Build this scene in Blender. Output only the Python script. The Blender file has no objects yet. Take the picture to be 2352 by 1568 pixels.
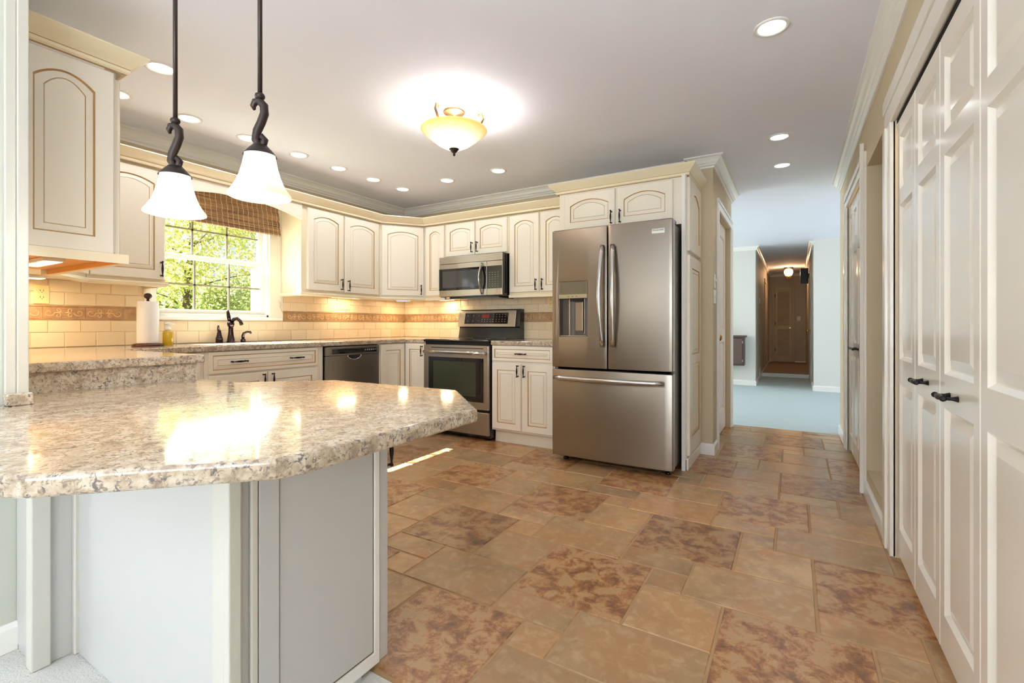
import bpy, bmesh, math, random
from mathutils import Vector, Matrix
random.seed(7)
S = bpy.context.scene
C = S.collection
PI = math.pi

# ------------------------------------------------------------ camera, world, sun, exposure
cam = bpy.data.cameras.new('camera'); camo = bpy.data.objects.new('camera', cam); C.objects.link(camo)
camo.location = (0, 0, 1.058); camo.rotation_euler = (PI/2, 0, math.radians(30.78))
cam.sensor_width = 36; cam.lens = 1085.2/2352*36; cam.shift_y = -38.3/2352; cam.clip_start = .02; cam.clip_end = 200
S.camera = camo
S.view_settings.view_transform = 'Standard'; S.view_settings.look = 'None'
S.view_settings.gamma = 1; S.view_settings.use_curve_mapping = False
S.view_settings.exposure = EXPO = 0.80
S.cycles.max_bounces = 10; S.cycles.diffuse_bounces = 5; S.cycles.glossy_bounces = 4
S.cycles.transparent_max_bounces = 12
S.cycles.sample_clamp_indirect = 6

W = bpy.data.worlds.new('world'); S.world = W; W.use_nodes = True
nt = W.node_tree; nt.nodes.clear()
sky = nt.nodes.new('ShaderNodeTexSky'); sky.sky_type = 'HOSEK_WILKIE'; sky.turbidity = 3.0; sky.ground_albedo = .4
sky.sun_direction = Vector((-.61, -.31, .72)).normalized()
mixw = nt.nodes.new('ShaderNodeMixRGB'); mixw.inputs[0].default_value = .55; mixw.inputs[2].default_value = (.85, .93, 1, 1)
bgw = nt.nodes.new('ShaderNodeBackground'); bgw.inputs[1].default_value = .8
outw = nt.nodes.new('ShaderNodeOutputWorld')
nt.links.new(sky.outputs[0], mixw.inputs[1]); nt.links.new(mixw.outputs[0], bgw.inputs[0]); nt.links.new(bgw.outputs[0], outw.inputs[0])

def lamp(kind, name, loc, power, color=(1, 1, 1), size=.1, size_y=None, direction=None, parent=None, spot=None):
    l = bpy.data.lights.new(name, kind); l.energy = power; l.color = color
    if kind == 'AREA':
        l.size = size
        if size_y: l.shape = 'RECTANGLE'; l.size_y = size_y
        else: l.shape = 'DISK'
    elif kind == 'SUN': l.angle = size
    else: l.shadow_soft_size = size
    if spot: l.spot_size = spot; l.spot_blend = .6
    o = bpy.data.objects.new(name, l); C.objects.link(o); o.location = loc
    if direction is not None: o.rotation_euler = Vector(direction).to_track_quat('-Z', 'Y').to_euler()
    if parent is not None: o.parent = parent; o.location = Vector(loc) - parent.location
    return o
lamp('SUN', 'sun', (-12, -6, 15), 30, (1, .95, .86), math.radians(.4), direction=(1.41, .72, -1.58))
# area lamps added as daylight fill at unseen dining and living windows, aimed upward
lamp('AREA', 'dining_back_fill', (-.50, -3.3, 1.25), 64, (.74, .87, 1), 1.4, 1.5, (.04, .75, 1.25))
lamp('AREA', 'dining_side_fill', (-4.45, -1.3, 1.35), 240, (.74, .87, 1), 1.6, 1.4, (.9, .6, 1.3))
lamp('AREA', 'dining_right_fill', (.30, -1.9, 1.35), 30, (.86, .93, 1), 1.4, 1.3, (-1, .25, .8))  # added fill for the peninsula end panel, no window known there
lamp('AREA', 'living_daylight_fill', (-5.9, 7.3, 1.6), 76, (.97, .95, 1), 2.4, 1.8, (1, -.35, .5))
lamp('AREA', 'living_right_daylight_fill', (3.9, 7.3, 1.6), 42, (.97, .95, 1), 2.0, 1.6, (-1, -.5, .6))
lamp('AREA', 'daylight_kitchen_window', (-4.02, 2.08, 1.50), 2.5, (.88, .95, 1), .8, .7, (1, 0, 1.0))

# ------------------------------------------------------------ helpers
def srgb(r, g, b):
    f = lambda c: (c/255/12.92) if c/255 <= .04045 else ((c/255+.055)/1.055)**2.4
    return (f(r), f(g), f(b), 1)

def thing(name, label, cat, loc=(0, 0, 0), group=None):
    o = bpy.data.objects.new(name, None); C.objects.link(o); o.location = loc; o.empty_display_size = .1
    o['label'] = label; o['category'] = cat
    if group: o['group'] = group
    return o
def tag(o, label, cat, group=None):
    o['label'] = label; o['category'] = cat
    if group: o['group'] = group
    return o
def wl(o):
    v = Vector(o.location)
    while o.parent: o = o.parent; v += Vector(o.location)
    return v
def obj(name, bm, mats, parent=None, label=None, bevel=0, seg=2, origin=None, smooth=None):
    if not isinstance(mats, (list, tuple)): mats = [mats]
    bmesh.ops.recalc_face_normals(bm, faces=bm.faces[:])
    off = wl(parent) if parent else (Vector(origin) if origin else Vector((0, 0, 0)))
    if off.length: bmesh.ops.translate(bm, verts=bm.verts[:], vec=-off)
    me = bpy.data.meshes.new(name); bm.to_mesh(me); bm.free()
    for m in mats: me.materials.append(m)
    o = bpy.data.objects.new(name, me); C.objects.link(o)
    if parent: o.parent = parent
    elif origin: o.location = origin
    if bevel:
        md = o.modifiers.new('bevel', 'BEVEL'); md.width = bevel; md.segments = seg; md.limit_method = 'ANGLE'; md.angle_limit = math.radians(40)
    if label: o['label'] = label
    return o
def struct(name, bm, mats, **k):
    o = obj(name, bm, mats, **k); o['kind'] = 'structure'; return o
def nb(): return bmesh.new()

class Fr:
    "frame standing on the floor: a along, b outward, z up"
    def __init__(s, o, u, n): s.o = Vector((o[0], o[1])); s.u = Vector(u).normalized(); s.n = Vector(n).normalized()
    def __call__(s, a, b, z):
        p = s.o + s.u*a + s.n*b
        return Vector((p.x, p.y, z))
    def v(s, a, b, z):
        p = s.u*a + s.n*b
        return Vector((p.x, p.y, z))
FX = lambda X: Fr((X, 0), (0, 1), (1, 0))     # plane facing +X, a = Y
FXm = lambda X: Fr((X, 0), (0, 1), (-1, 0))   # plane facing -X, a = Y
FY = lambda Y: Fr((0, Y), (1, 0), (0, -1))    # plane facing -Y, a = X
FYp = lambda Y: Fr((0, Y), (1, 0), (0, 1))    # plane facing +Y, a = X
WD = Fr((0, 0), (1, 0), (0, 1))

def fbox(bm, fr, a0, a1, b0, b1, z0, z1, mi=0, skip=()):
    v = [bm.verts.new(fr(a, b, z)) for a in (a0, a1) for b in (b0, b1) for z in (z0, z1)]
    F = {'a0': (0, 1, 3, 2), 'a1': (4, 6, 7, 5), 'b0': (0, 4, 5, 1), 'b1': (2, 3, 7, 6), 'z0': (0, 2, 6, 4), 'z1': (1, 5, 7, 3)}
    for k, f in F.items():
        if k in skip: continue
        bm.faces.new([v[i] for i in f]).material_index = mi
def box(bm, x0, x1, y0, y1, z0, z1, mi=0): fbox(bm, WD, x0, x1, y0, y1, z0, z1, mi)
def prism(bm, poly, z0, z1, mi=0):
    lo = [bm.verts.new((p[0], p[1], z0)) for p in poly]; hi = [bm.verts.new((p[0], p[1], z1)) for p in poly]
    n = len(poly)
    bm.faces.new(hi).material_index = mi; bm.faces.new(lo[::-1]).material_index = mi
    for i in range(n): bm.faces.new((lo[i], lo[(i+1) % n], hi[(i+1) % n], hi[i])).material_index = mi
def fprism(bm, fr, poly, b0, b1, mi=0):
    "polygon in the (a,z) plane, extruded along b"
    lo = [bm.verts.new(fr(p[0], b0, p[1])) for p in poly]; hi = [bm.verts.new(fr(p[0], b1, p[1])) for p in poly]
    n = len(poly)
    bm.faces.new(hi).material_index = mi; bm.faces.new(lo[::-1]).material_index = mi
    for i in range(n): bm.faces.new((lo[i], lo[(i+1) % n], hi[(i+1) % n], hi[i])).material_index = mi
def tube(bm, pts, rads, seg=10, mi=0, caps=True, flat=(1, 1)):
    pts = [Vector(p) for p in pts]
    if not isinstance(rads, (list, tuple)): rads = [rads]*len(pts)
    rings = []; ref = None
    for i, p in enumerate(pts):
        t = (pts[min(i+1, len(pts)-1)] - pts[max(i-1, 0)]).normalized()
        if ref is None: ref = Vector((0, 0, 1)) if abs(t.z) < .9 else Vector((1, 0, 0))
        x = (ref - t*ref.dot(t)).normalized(); ref = x; y = t.cross(x)
        rings.append([bm.verts.new(p + (x*math.cos(2*PI*k/seg)*flat[0] + y*math.sin(2*PI*k/seg)*flat[1])*rads[i]) for k in range(seg)])
    for a, b in zip(rings, rings[1:]):
        for k in range(seg):
            f = bm.faces.new((a[k], a[(k+1) % seg], b[(k+1) % seg], b[k])); f.smooth = True; f.material_index = mi
    if caps:
        bm.faces.new(rings[0][::-1]).material_index = mi; bm.faces.new(rings[-1]).material_index = mi
def lathe(bm, c, prof, seg=32, mi=0, cap0=False, cap1=False, flute=0):
    rings = []
    for r, z in prof:
        rings.append([bm.verts.new((c[0]+r*math.cos(2*PI*k/seg)*(1+flute*math.cos(4*2*PI*k/seg)), c[1]+r*math.sin(2*PI*k/seg)*(1+flute*math.cos(4*2*PI*k/seg)), c[2]+z)) for k in range(seg)])
    for a, b in zip(rings, rings[1:]):
        for k in range(seg):
            f = bm.faces.new((a[k], a[(k+1) % seg], b[(k+1) % seg], b[k])); f.smooth = True; f.material_index = mi
    if cap0: bm.faces.new(rings[0][::-1]).material_index = mi
    if cap1: bm.faces.new(rings[-1]).material_index = mi
def sweep(bm, path, prof, side=1, mi=0, closed=False):
    "prof: (out, z[, mat]) swept with mitres along a horizontal path; out goes to the right of the path for side=1"
    n = len(path); P = [Vector(p) for p in path]; rings = []
    for i in range(n):
        def nrm(a, b):
            d = (b-a).normalized(); return Vector((d.y, -d.x))*side
        if closed: n0 = nrm(P[i-1], P[i]); n1 = nrm(P[i], P[(i+1) % n])
        else:
            n0 = nrm(P[max(i-1, 0)], P[max(i, 1)]); n1 = nrm(P[min(i, n-2)], P[min(i+1, n-1)])
        m = (n0+n1).normalized(); m = m/max(.3, m.dot(n1))
        rings.append([bm.verts.new((P[i].x+m.x*q[0], P[i].y+m.y*q[0], q[1])) for q in prof])
    k = len(prof)
    prs = list(zip(rings, rings[1:])) + ([(rings[-1], rings[0])] if closed else [])
    for a, b in prs:
        for j in range(k):
            f = bm.faces.new((a[j], a[(j+1) % k], b[(j+1) % k], b[j]))
            f.material_index = prof[j][2] if len(prof[j]) > 2 else mi
    if not closed:
        bm.faces.new(rings[0]).material_index = mi; bm.faces.new(rings[-1][::-1]).material_index = mi
def gridwall(bm, fr, a0, a1, z0, z1, b0, b1, holes=(), mi=0):
    A = sorted({a0, a1, *[h[0] for h in holes], *[h[1] for h in holes]}); Z = sorted({z0, z1, *[h[2] for h in holes], *[h[3] for h in holes]})
    for i in range(len(A)-1):
        for j in range(len(Z)-1):
            ca = (A[i]+A[i+1])/2; cz = (Z[j]+Z[j+1])/2
            if any(h[0] < ca < h[1] and h[2] < cz < h[3] for h in holes): continue
            fbox(bm, fr, A[i], A[i+1], b0, b1, Z[j], Z[j+1], mi)

# ------------------------------------------------------------ materials
def M(name, col, rough=.5, metal=0, **k):
    m = bpy.data.materials.new(name); m.use_nodes = True
    b = m.node_tree.nodes['Principled BSDF']
    b.inputs['Base Color'].default_value = col; b.inputs['Roughness'].default_value = rough; b.inputs['Metallic'].default_value = metal
    if 'coat' in k: b.inputs['Coat Weight'].default_value = k['coat']; b.inputs['Coat Roughness'].default_value = k.get('coatr', .1)
    if 'spec' in k: b.inputs['Specular IOR Level'].default_value = k['spec']
    if 'emit' in k: b.inputs['Emission Color'].default_value = k['emit']; b.inputs['Emission Strength'].default_value = k.get('es', 1)
    if 'trans' in k: b.inputs['Transmission Weight'].default_value = k['trans']
    if 'sub' in k: b.inputs['Subsurface Weight'].default_value = k['sub']
    return m
class NB:
    def __init__(s, m): s.t = m.node_tree; s.b = s.t.nodes['Principled BSDF']
    def n(s, typ, **k):
        x = s.t.nodes.new(typ)
        for a, v in k.items():
            if a.startswith('i_'): x.inputs[a[2:].replace('_', ' ')].default_value = v
            else: setattr(x, a, v)
        return x
    def l(s, a, b): s.t.links.new(a, b)
    def coord(s, scale=(1, 1, 1)):
        tc = s.n('ShaderNodeTexCoord'); mp = s.n('ShaderNodeMapping'); mp.inputs['Scale'].default_value = scale
        s.l(tc.outputs['Object'], mp.inputs['Vector']); return mp.outputs[0]
    def noise(s, vec, scale, detail=4, rough=.5, dist=0):
        x = s.n('ShaderNodeTexNoise'); x.inputs['Scale'].default_value = scale; x.inputs['Detail'].default_value = detail
        x.inputs['Roughness'].default_value = rough; x.inputs['Distortion'].default_value = dist; s.l(vec, x.inputs['Vector']); return x.outputs['Fac']
    def ramp(s, fac, stops):
        r = s.n('ShaderNodeValToRGB'); e = r.color_ramp.elements
        while len(e) < len(stops): e.new(.5)
        for el, (p, c) in zip(e, stops): el.position = p; el.color = c
        s.l(fac, r.inputs[0]); return r.outputs[0]
    def mix(s, fac, a, b, mode='MIX'):
        x = s.n('ShaderNodeMixRGB', blend_type=mode)
        for i, v in ((0, fac), (1, a), (2, b)):
            if hasattr(v, 'is_output') or hasattr(v, 'links'): s.l(v, x.inputs[i])
            else: x.inputs[i].default_value = v
        return x.outputs[0]
    def bump(s, h, strength=.3, dist=.01):
        x = s.n('ShaderNodeBump'); x.inputs['Strength'].default_value = strength; x.inputs['Distance'].default_value = dist
        s.l(h, x.inputs['Height']); s.l(x.outputs[0], s.b.inputs['Normal'])
    def col(s, c): s.l(c, s.b.inputs['Base Color'])

CREAM = M('cream_glazed_paint', srgb(240, 229, 205), .32, coat=.15)
q = NB(CREAM); v = q.coord((1, 1, .15)); q.col(q.mix(q.noise(v, 9, 3), srgb(241, 234, 220), srgb(236, 227, 209)))
CREAM_LIT = M('cream_glaze_warm_lit', srgb(240, 227, 196), .32, coat=.15)  # same cream paint, yellowed for warm lamp light and built-up glaze
GLAZE = M('brown_glaze_line', srgb(190, 154, 104), .5)
GAP = M('cabinet_gap', srgb(120, 92, 60), .7)
WHITE = M('white_trim_paint', srgb(240, 238, 232), .3, coat=.2)
CLOSET = M('closet_door_paint', srgb(236, 229, 216), .22, coat=.4, coatr=.12)
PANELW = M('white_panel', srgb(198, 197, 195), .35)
WALLB = M('beige_wall_paint', srgb(206, 190, 160), .7)
WALLG = M('pale_green_wall_paint', srgb(220, 221, 214), .7)
CEIL = M('ceiling_paint', srgb(242, 244, 255), .8)
q = NB(CEIL); q.bump(q.noise(q.coord(), 180, 2), .04, .002)
BLACK = M('black_metal', srgb(34, 30, 30), .35, .6)
BRONZE = M('dark_bronze', srgb(62, 52, 48), .38, .7)
NICKEL = M('antique_brass', srgb(120, 92, 70), .35, .9)
BRASS = M('brass', srgb(190, 150, 80), .25, 1)
GLOSSB = M('black_glass', srgb(14, 14, 16), .04, 0, spec=.7)
BLKPL = M('black_enamel', srgb(20, 20, 21), .18)
DARK = M('dark_void', srgb(8, 8, 8), .9)
IVORY = M('ivory_plastic', srgb(236, 214, 160), .35)
WPLAS = M('white_plastic', srgb(238, 236, 230), .35)
CMOULD = M('cream_white_trim', srgb(206, 203, 192), .35)
GREYM = M('grey_plastic', srgb(120, 116, 108), .4)
WOODO = M('honey_wood', srgb(226, 156, 74), .45)
q = NB(WOODO); v = q.coord((1.5, 14, 14)); q.col(q.mix(q.noise(v, 4, 5), srgb(238, 172, 88), srgb(202, 128, 52)))
DWOOD = M('dark_brown_wood', srgb(88, 70, 62), .5)
GROUT = M('backsplash_grout', srgb(226, 208, 176), .85)
FGROUT = M('floor_grout', srgb(178, 144, 106), .85)

def steel(name, col, rough=.26, sc=(1, 1, 260), an=.75):
    m = M(name, col, rough, 1); q = NB(m)
    q.b.inputs['Anisotropic'].default_value = an
    q.b.inputs['Anisotropic Rotation'].default_value = .25
    tg = q.n('ShaderNodeTangent', direction_type='RADIAL', axis='Z'); q.l(tg.outputs[0], q.b.inputs['Tangent'])
    v = q.coord(sc); q.l(q.ramp(q.noise(v, 6, 2), [(0, (rough*.85,)*3+(1,)), (1, (rough*1.25,)*3+(1,))]), q.b.inputs['Roughness'])
    return m
STEEL = steel('brushed_steel', srgb(178, 170, 160), .30, (260, 260, 1))
FSTEEL = steel('fridge_brushed_steel', srgb(156, 146, 134), .30, (260, 260, 1))
STEELH = M('polished_steel', srgb(205, 203, 202), .16, 1)
STEELD = steel('dark_brushed_steel', srgb(158, 152, 146), .32, (60, 60, 1))
CHROME = M('oil_rubbed_bronze', srgb(70, 58, 62), .1, 1)

def granite(name):
    m = M(name, srgb(205, 190, 165), .09, spec=.55); q = NB(m); v = q.coord()
    n1 = q.noise(v, 28, 6, .62, .5); n2 = q.noise(v, 95, 5, .6, .8); n3 = q.noise(v, 120, 3, .6, .4); n4 = q.noise(v, 64, 5, .62, 1.1)
    base = q.ramp(n1, [(.28, srgb(142, 126, 110)), (.45, srgb(184, 165, 141)), (.6, srgb(208, 196, 177)), (.78, srgb(172, 154, 131))])
    c = q.mix(q.ramp(n2, [(.53, (0, 0, 0, 1)), (.62, (.9, .9, .9, 1))]), base, srgb(134, 117, 102))
    c = q.mix(q.ramp(n4, [(.57, (0, 0, 0, 1)), (.63, (1, 1, 1, 1))]), c, srgb(112, 102, 102))
    c = q.mix(q.ramp(n3, [(.66, (0, 0, 0, 1)), (.74, (1, 1, 1, 1))]), c, srgb(226, 220, 208))
    q.col(c); return m
GRAN = granite('speckled_beige_laminate')

def tilemat():
    m = M('stone_look_tile', srgb(180, 150, 112), .33, coat=.15, coatr=.25); q = NB(m); v = q.coord()
    at = q.n('ShaderNodeAttribute', attribute_name='tint'); at.attribute_type = 'GEOMETRY'
    sp = q.n('ShaderNodeSeparateColor'); q.l(at.outputs['Color'], sp.inputs[0])
    off = q.n('ShaderNodeVectorMath', operation='MULTIPLY_ADD'); q.l(at.outputs['Color'], off.inputs[0]); off.inputs[1].default_value = (40, 37, 31); q.l(v, off.inputs[2])
    vv = off.outputs[0]
    soft = q.noise(vv, 4.2, 5, .55, .3); fine = q.noise(vv, 22, 5, .6, .6); blot = q.noise(vv, 12, 12, .74, .35); big = q.noise(vv, 3.2, 2)
    light = q.ramp(soft, [(.3, srgb(138, 110, 78)), (.5, srgb(176, 142, 102)), (.7, srgb(202, 164, 116))])
    rust = q.mix(q.ramp(big, [(.42, (0, 0, 0, 1)), (.62, (1, 1, 1, 1))]), light, srgb(192, 136, 84))
    light = q.mix(.75, light, rust)
    warm = q.mix(sp.outputs[1], light, srgb(164, 138, 102)); light = q.mix(.45, light, warm)
    light = q.mix(q.ramp(fine, [(.48, (0, 0, 0, 1)), (.7, (.5, .5, .5, 1))]), light, srgb(206, 180, 140))
    dk = q.ramp(blot, [(.33, srgb(84, 56, 44)), (.42, srgb(124, 80, 54)), (.485, srgb(164, 110, 68)), (.545, srgb(186, 148, 104)), (.66, srgb(168, 144, 108))])
    dmask = q.n('ShaderNodeMath', operation='GREATER_THAN'); q.l(sp.outputs[2], dmask.inputs[0]); dmask.inputs[1].default_value = .5
    c = q.mix(dmask.outputs[0], light, q.mix(.85, light, dk))
    sm = q.mix(q.ramp(sp.outputs[0], [(0, (.84, .84, .84, 1)), (1, (1.0, 1.0, 1.0, 1))]), (0, 0, 0, 1), c, 'MIX')
    mu = q.mix(1, c, q.ramp(sp.outputs[0], [(0, (.80, .80, .82, 1)), (1, (1.1, 1.08, 1.05, 1))]), 'MULTIPLY')
    q.col(mu); q.bump(q.mix(.4, fine, blot), .12, .003); return m
TILE = tilemat()

def splash(name, c0, c1):
    m = M(name, c0, .3, coat=.2); q = NB(m)
    at = q.n('ShaderNodeAttribute', attribute_name='tint'); sp = q.n('ShaderNodeSeparateColor'); q.l(at.outputs['Color'], sp.inputs[0])
    n = q.noise(q.coord(), 14, 4); f = q.mix(.5, sp.outputs[0], n); q.col(q.mix(f, c0, c1)); q.bump(q.noise(q.coord(), 40, 3), .1, .003); return m
SPLASH = splash('cream_subway_tile', srgb(238, 222, 192), srgb(222, 200, 164))
BORDH = M('tan_relief_highlight', srgb(222, 190, 146), .4)
BORD = M('tan_relief_tile', srgb(196, 160, 118), .45); q = NB(BORD); v = q.coord()
nz = q.noise(v, 60, 5, .6); q.bump(nz, .25, .002)
q.col(q.mix(q.ramp(q.noise(v, 26, 5, .65), [(.35, (0, 0, 0, 1)), (.65, (1, 1, 1, 1))]), srgb(160, 122, 86), srgb(188, 152, 112)))

def carpet(name, a, b):
    m = M(name, a, .95); q = NB(m); n = q.noise(q.coord(), 120, 4, .7); n2 = q.noise(q.coord(), 9, 4)
    q.col(q.mix(q.mix(.5, n, n2), a, b)); q.bump(n, .8, .01); return m
CARPW = carpet('ivory_carpet', srgb(214, 212, 204), srgb(238, 236, 230))
CARPB = carpet('pale_blue_carpet', srgb(182, 200, 202), srgb(200, 212, 212))

BLIND = M('woven_wood', srgb(140, 110, 82), .7); q = NB(BLIND)
v = q.coord((1, 1, 1)); wz = q.n('ShaderNodeTexNoise'); wz.inputs['Scale'].default_value = 1; wz.inputs['Detail'].default_value = 2
q.l(q.coord((3, 3, 330)), wz.inputs['Vector'])
c = q.ramp(wz.outputs['Fac'], [(.35, srgb(92, 68, 50)), (.5, srgb(150, 118, 88)), (.68, srgb(206, 160, 108))])
sx = q.n('ShaderNodeSeparateXYZ'); q.l(v, sx.inputs[0])
mm = q.n('ShaderNodeMath', operation='MULTIPLY'); q.l(sx.outputs[1], mm.inputs[0]); mm.inputs[1].default_value = 23.5
fr_ = q.n('ShaderNodeMath', operation='FRACT'); q.l(mm.outputs[0], fr_.inputs[0])
lt = q.n('ShaderNodeMath', operation='LESS_THAN'); q.l(fr_.outputs[0], lt.inputs[0]); lt.inputs[1].default_value = .09
q.col(q.mix(lt.outputs[0], c, srgb(214, 198, 176))); q.bump(wz.outputs['Fac'], .6, .003)

GLASS = bpy.data.materials.new('window_glass'); GLASS.use_nodes = True; t = GLASS.node_tree; t.nodes.clear()
o_ = t.nodes.new('ShaderNodeOutputMaterial'); mx = t.nodes.new('ShaderNodeMixShader'); tr = t.nodes.new('ShaderNodeBsdfTransparent'); gl = t.nodes.new('ShaderNodeBsdfGlossy')
gl.inputs['Roughness'].default_value = .02; lw = t.nodes.new('ShaderNodeLayerWeight'); pw = t.nodes.new('ShaderNodeMath'); pw.operation = 'POWER'; pw.inputs[1].default_value = 5; fz = t.nodes.new('ShaderNodeMath'); fz.operation = 'MULTIPLY_ADD'; fz.inputs[1].default_value = .6; fz.inputs[2].default_value = .04
t.links.new(lw.outputs['Facing'], pw.inputs[0]); t.links.new(pw.outputs[0], fz.inputs[0])
t.links.new(fz.outputs[0], mx.inputs[0]); t.links.new(tr.outputs[0], mx.inputs[1]); t.links.new(gl.outputs[0], mx.inputs[2]); t.links.new(mx.outputs[0], o_.inputs[0])

def shade_mat(name, z_lo, z_hi, lo, hi, s_lo, s_hi):
    "frosted lamp glass: tint and thickness change along the glass"
    m = M(name, hi, .25, coat=.3); q = NB(m)
    sx = q.n('ShaderNodeSeparateXYZ'); tc = q.n('ShaderNodeTexCoord'); q.l(tc.outputs['Object'], sx.inputs[0])
    mr = q.n('ShaderNodeMapRange'); mr.inputs['From Min'].default_value = z_lo; mr.inputs['From Max'].default_value = z_hi; q.l(sx.outputs[2], mr.inputs['Value'])
    c = q.mix(mr.outputs[0], lo, hi); q.l(c, q.b.inputs['Emission Color']); q.col(c)
    st = q.n('ShaderNodeMapRange'); st.inputs['To Min'].default_value = s_lo; st.inputs['To Max'].default_value = s_hi; q.l(mr.outputs[0], st.inputs['Value'])
    q.l(st.outputs[0], q.b.inputs['Emission Strength']); return m
PENDG = shade_mat('pendant_frosted_glass', .012, .055, srgb(255, 232, 180), srgb(255, 246, 230), .40, .70)
BOWLG = shade_mat('amber_edge_bowl_glass', -.075, -.03, srgb(255, 248, 230), srgb(250, 205, 110), 1.3, .75)
LENS = M('downlight_lens', srgb(255, 255, 255), .4, emit=(1, 1, 1, 1), es=3)
WARML = M('warm_lamp_lens', srgb(255, 240, 210), .4, emit=srgb(255, 226, 170), es=4)
HALLG = M('hall_lamp_glass', srgb(255, 230, 190), .3, emit=srgb(255, 214, 160), es=2.2)
REDD = M('red_display', srgb(90, 30, 28), .3, emit=srgb(150, 30, 25), es=.25)
MARK = M('pale_key_marks', srgb(150, 152, 150), .5)

# ------------------------------------------------------------ setting
XW, YB, XR, ZC = -4.0, 4.2, .392, 2.42
WALLY0, WALLY1, WEND = .37, .523, -2.19     # partition wall kitchen / dining

# tiled kitchen floor, opus pattern
def floor_tiles():
    bm = nb(); lay = bm.loops.layers.float_color.new('tint')
    u = .150; ox, oy = -.976, 1.633; X0, X1, Y0, Y1 = -4.0, .60, 1.02, 5.52
    pieces = [(0, 0, 3, 3, 1), (2, 3, 2, 1, 0), (3, 2, 1, 1, 0), (4, 2, 3, 2, 0), (3, 0, 2, 2, 0)]
    g = .0035
    for i in range(-14, 15):
        for j in range(-14, 15):
            bx = ox+u*(2*i+5*j); by = oy+u*(4*i-j)
            for (px, py, w, hh, d) in pieces:
                x0 = max(bx+px*u+g, X0); x1 = min(bx+(px+w)*u-g, X1); y0 = max(by+py*u+g, Y0); y1 = min(by+(py+hh)*u-g, Y1)
                if x1-x0 < .01 or y1-y0 < .01: continue
                r = random.Random(int(bx*1000)*7919+int(by*1000)*31+px*5+py)
                tint = (r.random(), r.random(), 1.0 if d else (.0 if r.random() > .0 else 1), 1)
                n0 = len(bm.faces)
                e = .004
                vt = [bm.verts.new(p) for p in ((x0, y0, -.004), (x1, y0, -.004), (x1, y1, -.004), (x0, y1, -.004), (x0+e, y0+e, 0), (x1-e, y0+e, 0), (x1-e, y1-e, 0), (x0+e, y1-e, 0))]
                for f in ((4, 5, 6, 7), (0, 1, 5, 4), (1, 2, 6, 5), (2, 3, 7, 6), (3, 0, 4, 7)):
                    fc = bm.faces.new([vt[k] for k in f])
                    for lp in fc.loops: lp[lay] = tint
    vt = [bm.verts.new(p) for p in ((X0, Y0, -.003), (X1, Y0, -.003), (X1, Y1, -.003), (X0, Y1, -.003))]
    bm.faces.new(vt).material_index = 1
    return bm
struct('floor', floor_tiles(), [TILE, FGROUT])
bm = nb(); box(bm, -4.75, .60, -3.5, 1.02, -.05, -.001); struct('floor', bm, CARPW)
bm = nb(); box(bm, -6.2, 4.2, 5.52, 11.3, -.05, -.001); box(bm, -.62, .35, 11.3, 14.7, -.05, -.001); struct('floor', bm, CARPB)
bm = nb(); box(bm, -4.13, .40, .37, 5.52, ZC, ZC+.08); box(bm, -4.75, .40, -3.6, .37, ZC, ZC+.08); box(bm, -.69, 4.3, 5.52, 14.7, ZC, ZC+.08); box(bm, -6.2, -.69, 5.46, 9.4, ZC, ZC+.08); struct('ceiling', bm, CEIL)

# window wall
bm = nb(); gridwall(bm, FX(XW), -3.5, 4.3, 0, ZC, -.13, 0, [(1.58, 2.52, 1.12, 2.08)]); struct('wall_left', bm, WALLB)
bm = nb(); box(bm, -4.0, -.69, YB, YB+.1, 0, ZC); struct('wall_back', bm, WALLB)
# stub wall with the passage door
bm = nb(); gridwall(bm, FX(-.562), 4.135, 5.46, 0, ZC, -.13, 0, [(4.42, 5.34, 0, 2.05)]); struct('wall_passage', bm, WALLB)
bm = nb(); box(bm, -6.2, -.69, 5.36, 5.46, 0, ZC); struct('wall_living_near', bm, WALLG)
# right wall with two closets and a recess
bm = nb(); gridwall(bm, FXm(XR), -3.5, 5.6, 0, ZC, -.12, 0, [(-2.4, -.8, .6, 2.05), (.50, 2.74, 0, 1.99), (3.0, 3.64, .16, 2.04), (3.72, 4.87, 0, 2.05)]); struct('wall_right', bm, WALLB)
bm = nb(); box(bm, .512, .95, 2.96, 3.0, .12, 2.1); box(bm, .512, .95, 3.64, 3.68, .12, 2.1); box(bm, .92, .95, 3.0, 3.64, .12, 2.1); box(bm, .512, .95, 2.96, 3.68, .12, .16); box(bm, .512, .95, 2.96, 3.68, 2.04, 2.1); struct('wall_recess', bm, WALLB)
# partition between kitchen and dining room
bm = nb(); box(bm, -4.0, WEND, WALLY0, WALLY1, 0, ZC); struct('wall_partition', bm, M('partition_paint', srgb(198, 200, 188), .7))
bm = nb(); box(bm, WEND, WEND+.012, .470, .497, .80, ZC); box(bm, WEND, WEND+.02, .497, .525, .80, ZC); struct('trim_1', bm, M('partition_trim_paint', srgb(204, 200, 188), .4), bevel=.003)
# dining side (behind the camera)
bm = nb(); gridwall(bm, FYp(-3.5), -4.75, .5, 0, ZC, -.1, 0, [(-1.25, .15, .55, 2.05)]); struct('wall_dining_back', bm, WALLG)
bm = nb(); gridwall(bm, FX(-4.65), -3.5, .37, 0, ZC, -.1, 0, [(-2.2, -.5, .8, 2.2)]); struct('wall_dining_side', bm, WALLG)
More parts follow.
